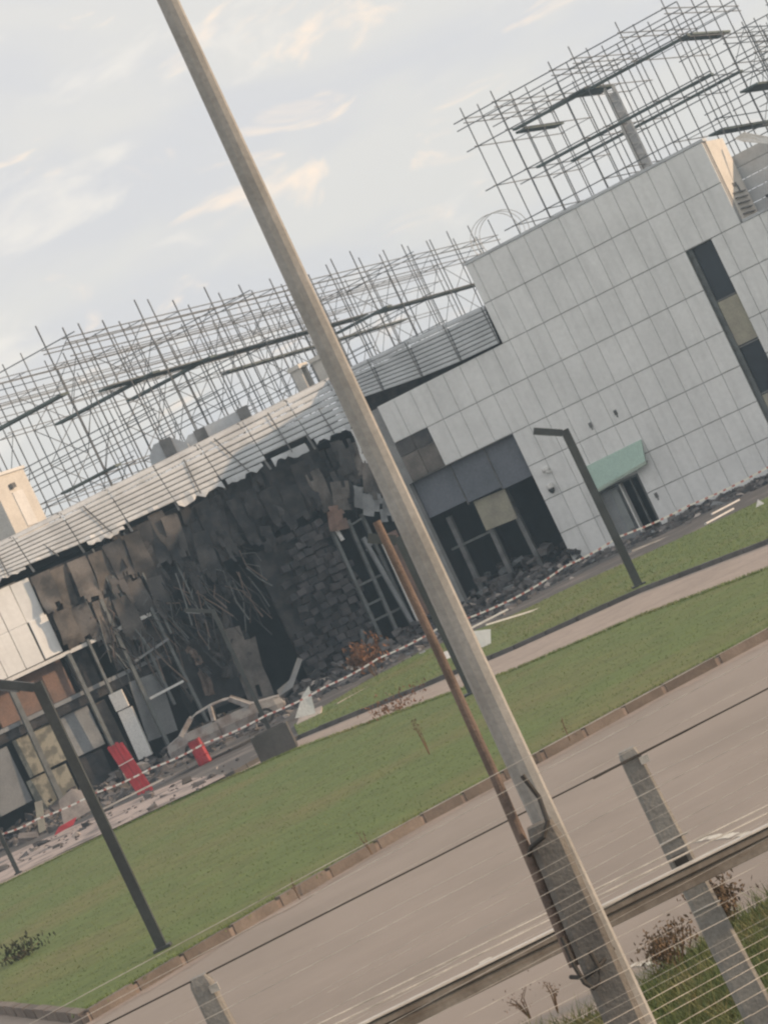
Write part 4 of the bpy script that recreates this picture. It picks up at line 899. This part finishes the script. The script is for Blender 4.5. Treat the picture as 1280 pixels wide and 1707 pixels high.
# strands: thin pale ones close to the viewer, one dark one on the post tops
def strand(label, p0, p1, Y0, Y1, r, m, kind='wire_strand', sag=0.0):
    a, b = AT(*p0, Y0), AT(*p1, Y1); a2, b2 = ext(b, a, 1.25), ext(a, b, 1.25)
    pts = [ext(a2, b2, i / 12) + Vector((0, 0, U(-.0012, .0012) - sag * math.sin(math.pi * i / 12))) for i in range(13)]
    tag(MB().tube(pts, r, 6).build(kind, m), label, 'wire', 'parallel fence wires')
ws = [((0, 1735), (1280, 1047), .0025, 'along the top of the road kerb'), ((120, 1707), (1280, 1085), .002, 'just below the road kerb line'),
      ((200, 1707 + 40), (1280, 1194), .0015, 'next below the dark cable'), ((330, 1707), (1280, 1218), .0022, 'second below the dark cable'), ((400, 1707 + 20), (1280, 1243), .0012, 'third below the dark cable'),
      ((500, 1707 + 5), (1280, 1290), .0020, 'crossing the middle of the road'), ((560, 1707 + 5), (1280, 1312), .0015, 'just under the mid road wire'), ((640, 1707 + 6), (1280, 1367), .0020, 'just above the rail'),
      ((880, 1642), (1280, 1434), .0018, 'just under the rail'), ((900, 1692), (1280, 1496), .0020, 'lower right above the verge grass'), ((1015, 1704), (1280, 1561), .0020, 'over the verge grass'),
      ((1060, 1702), (1280, 1582), .0018, 'second over the verge grass'), ((1090, 1703), (1280, 1600), .0016, 'third over the verge grass'), ((1140, 1703), (1280, 1622), .0022, 'bottom right corner, third up'), ((1180, 1703), (1280, 1648), .0018, 'bottom right corner, second up'), ((1230, 1705), (1280, 1678), .0020, 'bottom right corner, lowest')]
for k, (y, lb) in enumerate(((1128, 'over the far lane'), (1265, 'faint one over the near lane'), (1335, 'faint one above the rail'), (1352, 'fainter one right above the rail'), (1398, 'lying along the rail top'), (1466, 'faint one below the rail'), (1530, 'crossing the dead weeds'), (1545, 'second crossing the dead weeds'))):
    ws.append(((700, y + 580 * .532), (1280, y), .0012, lb))
for p0, p1, r, lb in ws: strand('thin pale fence wire ' + lb, p0, p1, 12.0, 12.6, r * .78, m_wire)
strand('dark fence cable running over the tops of the concrete posts', (180, 1707), (1045, 1268), 16.9, 17.9, .006, m_dwire, 'fence_cable'); strand('dark fence cable rising right from the post top', (1048, 1268), (1280, 1148), 17.9, 18.2, .006, m_dwire, 'fence_cable')

# ------------------------------------------------------------------ haze
hz = bpy.data.materials.new('haze_air'); hz.use_nodes = True; ht = hz.node_tree; ht.nodes.clear()
ho = ht.nodes.new('ShaderNodeOutputMaterial'); hv = ht.nodes.new('ShaderNodeVolumePrincipled')
hv.inputs['Color'].default_value = (0.55, 0.78, 1.0, 1); hv.inputs['Density'].default_value = HAZE; hv.inputs['Anisotropy'].default_value = 0.0
ht.links.new(hv.outputs[0], ho.inputs['Volume'])
hb = MB().box((0, 200, 13.0), 840, 840, 28.2).build('haze', hz); hb['kind'] = 'stuff'; hb['label'] = 'thin pale haze in the air over the whole site'
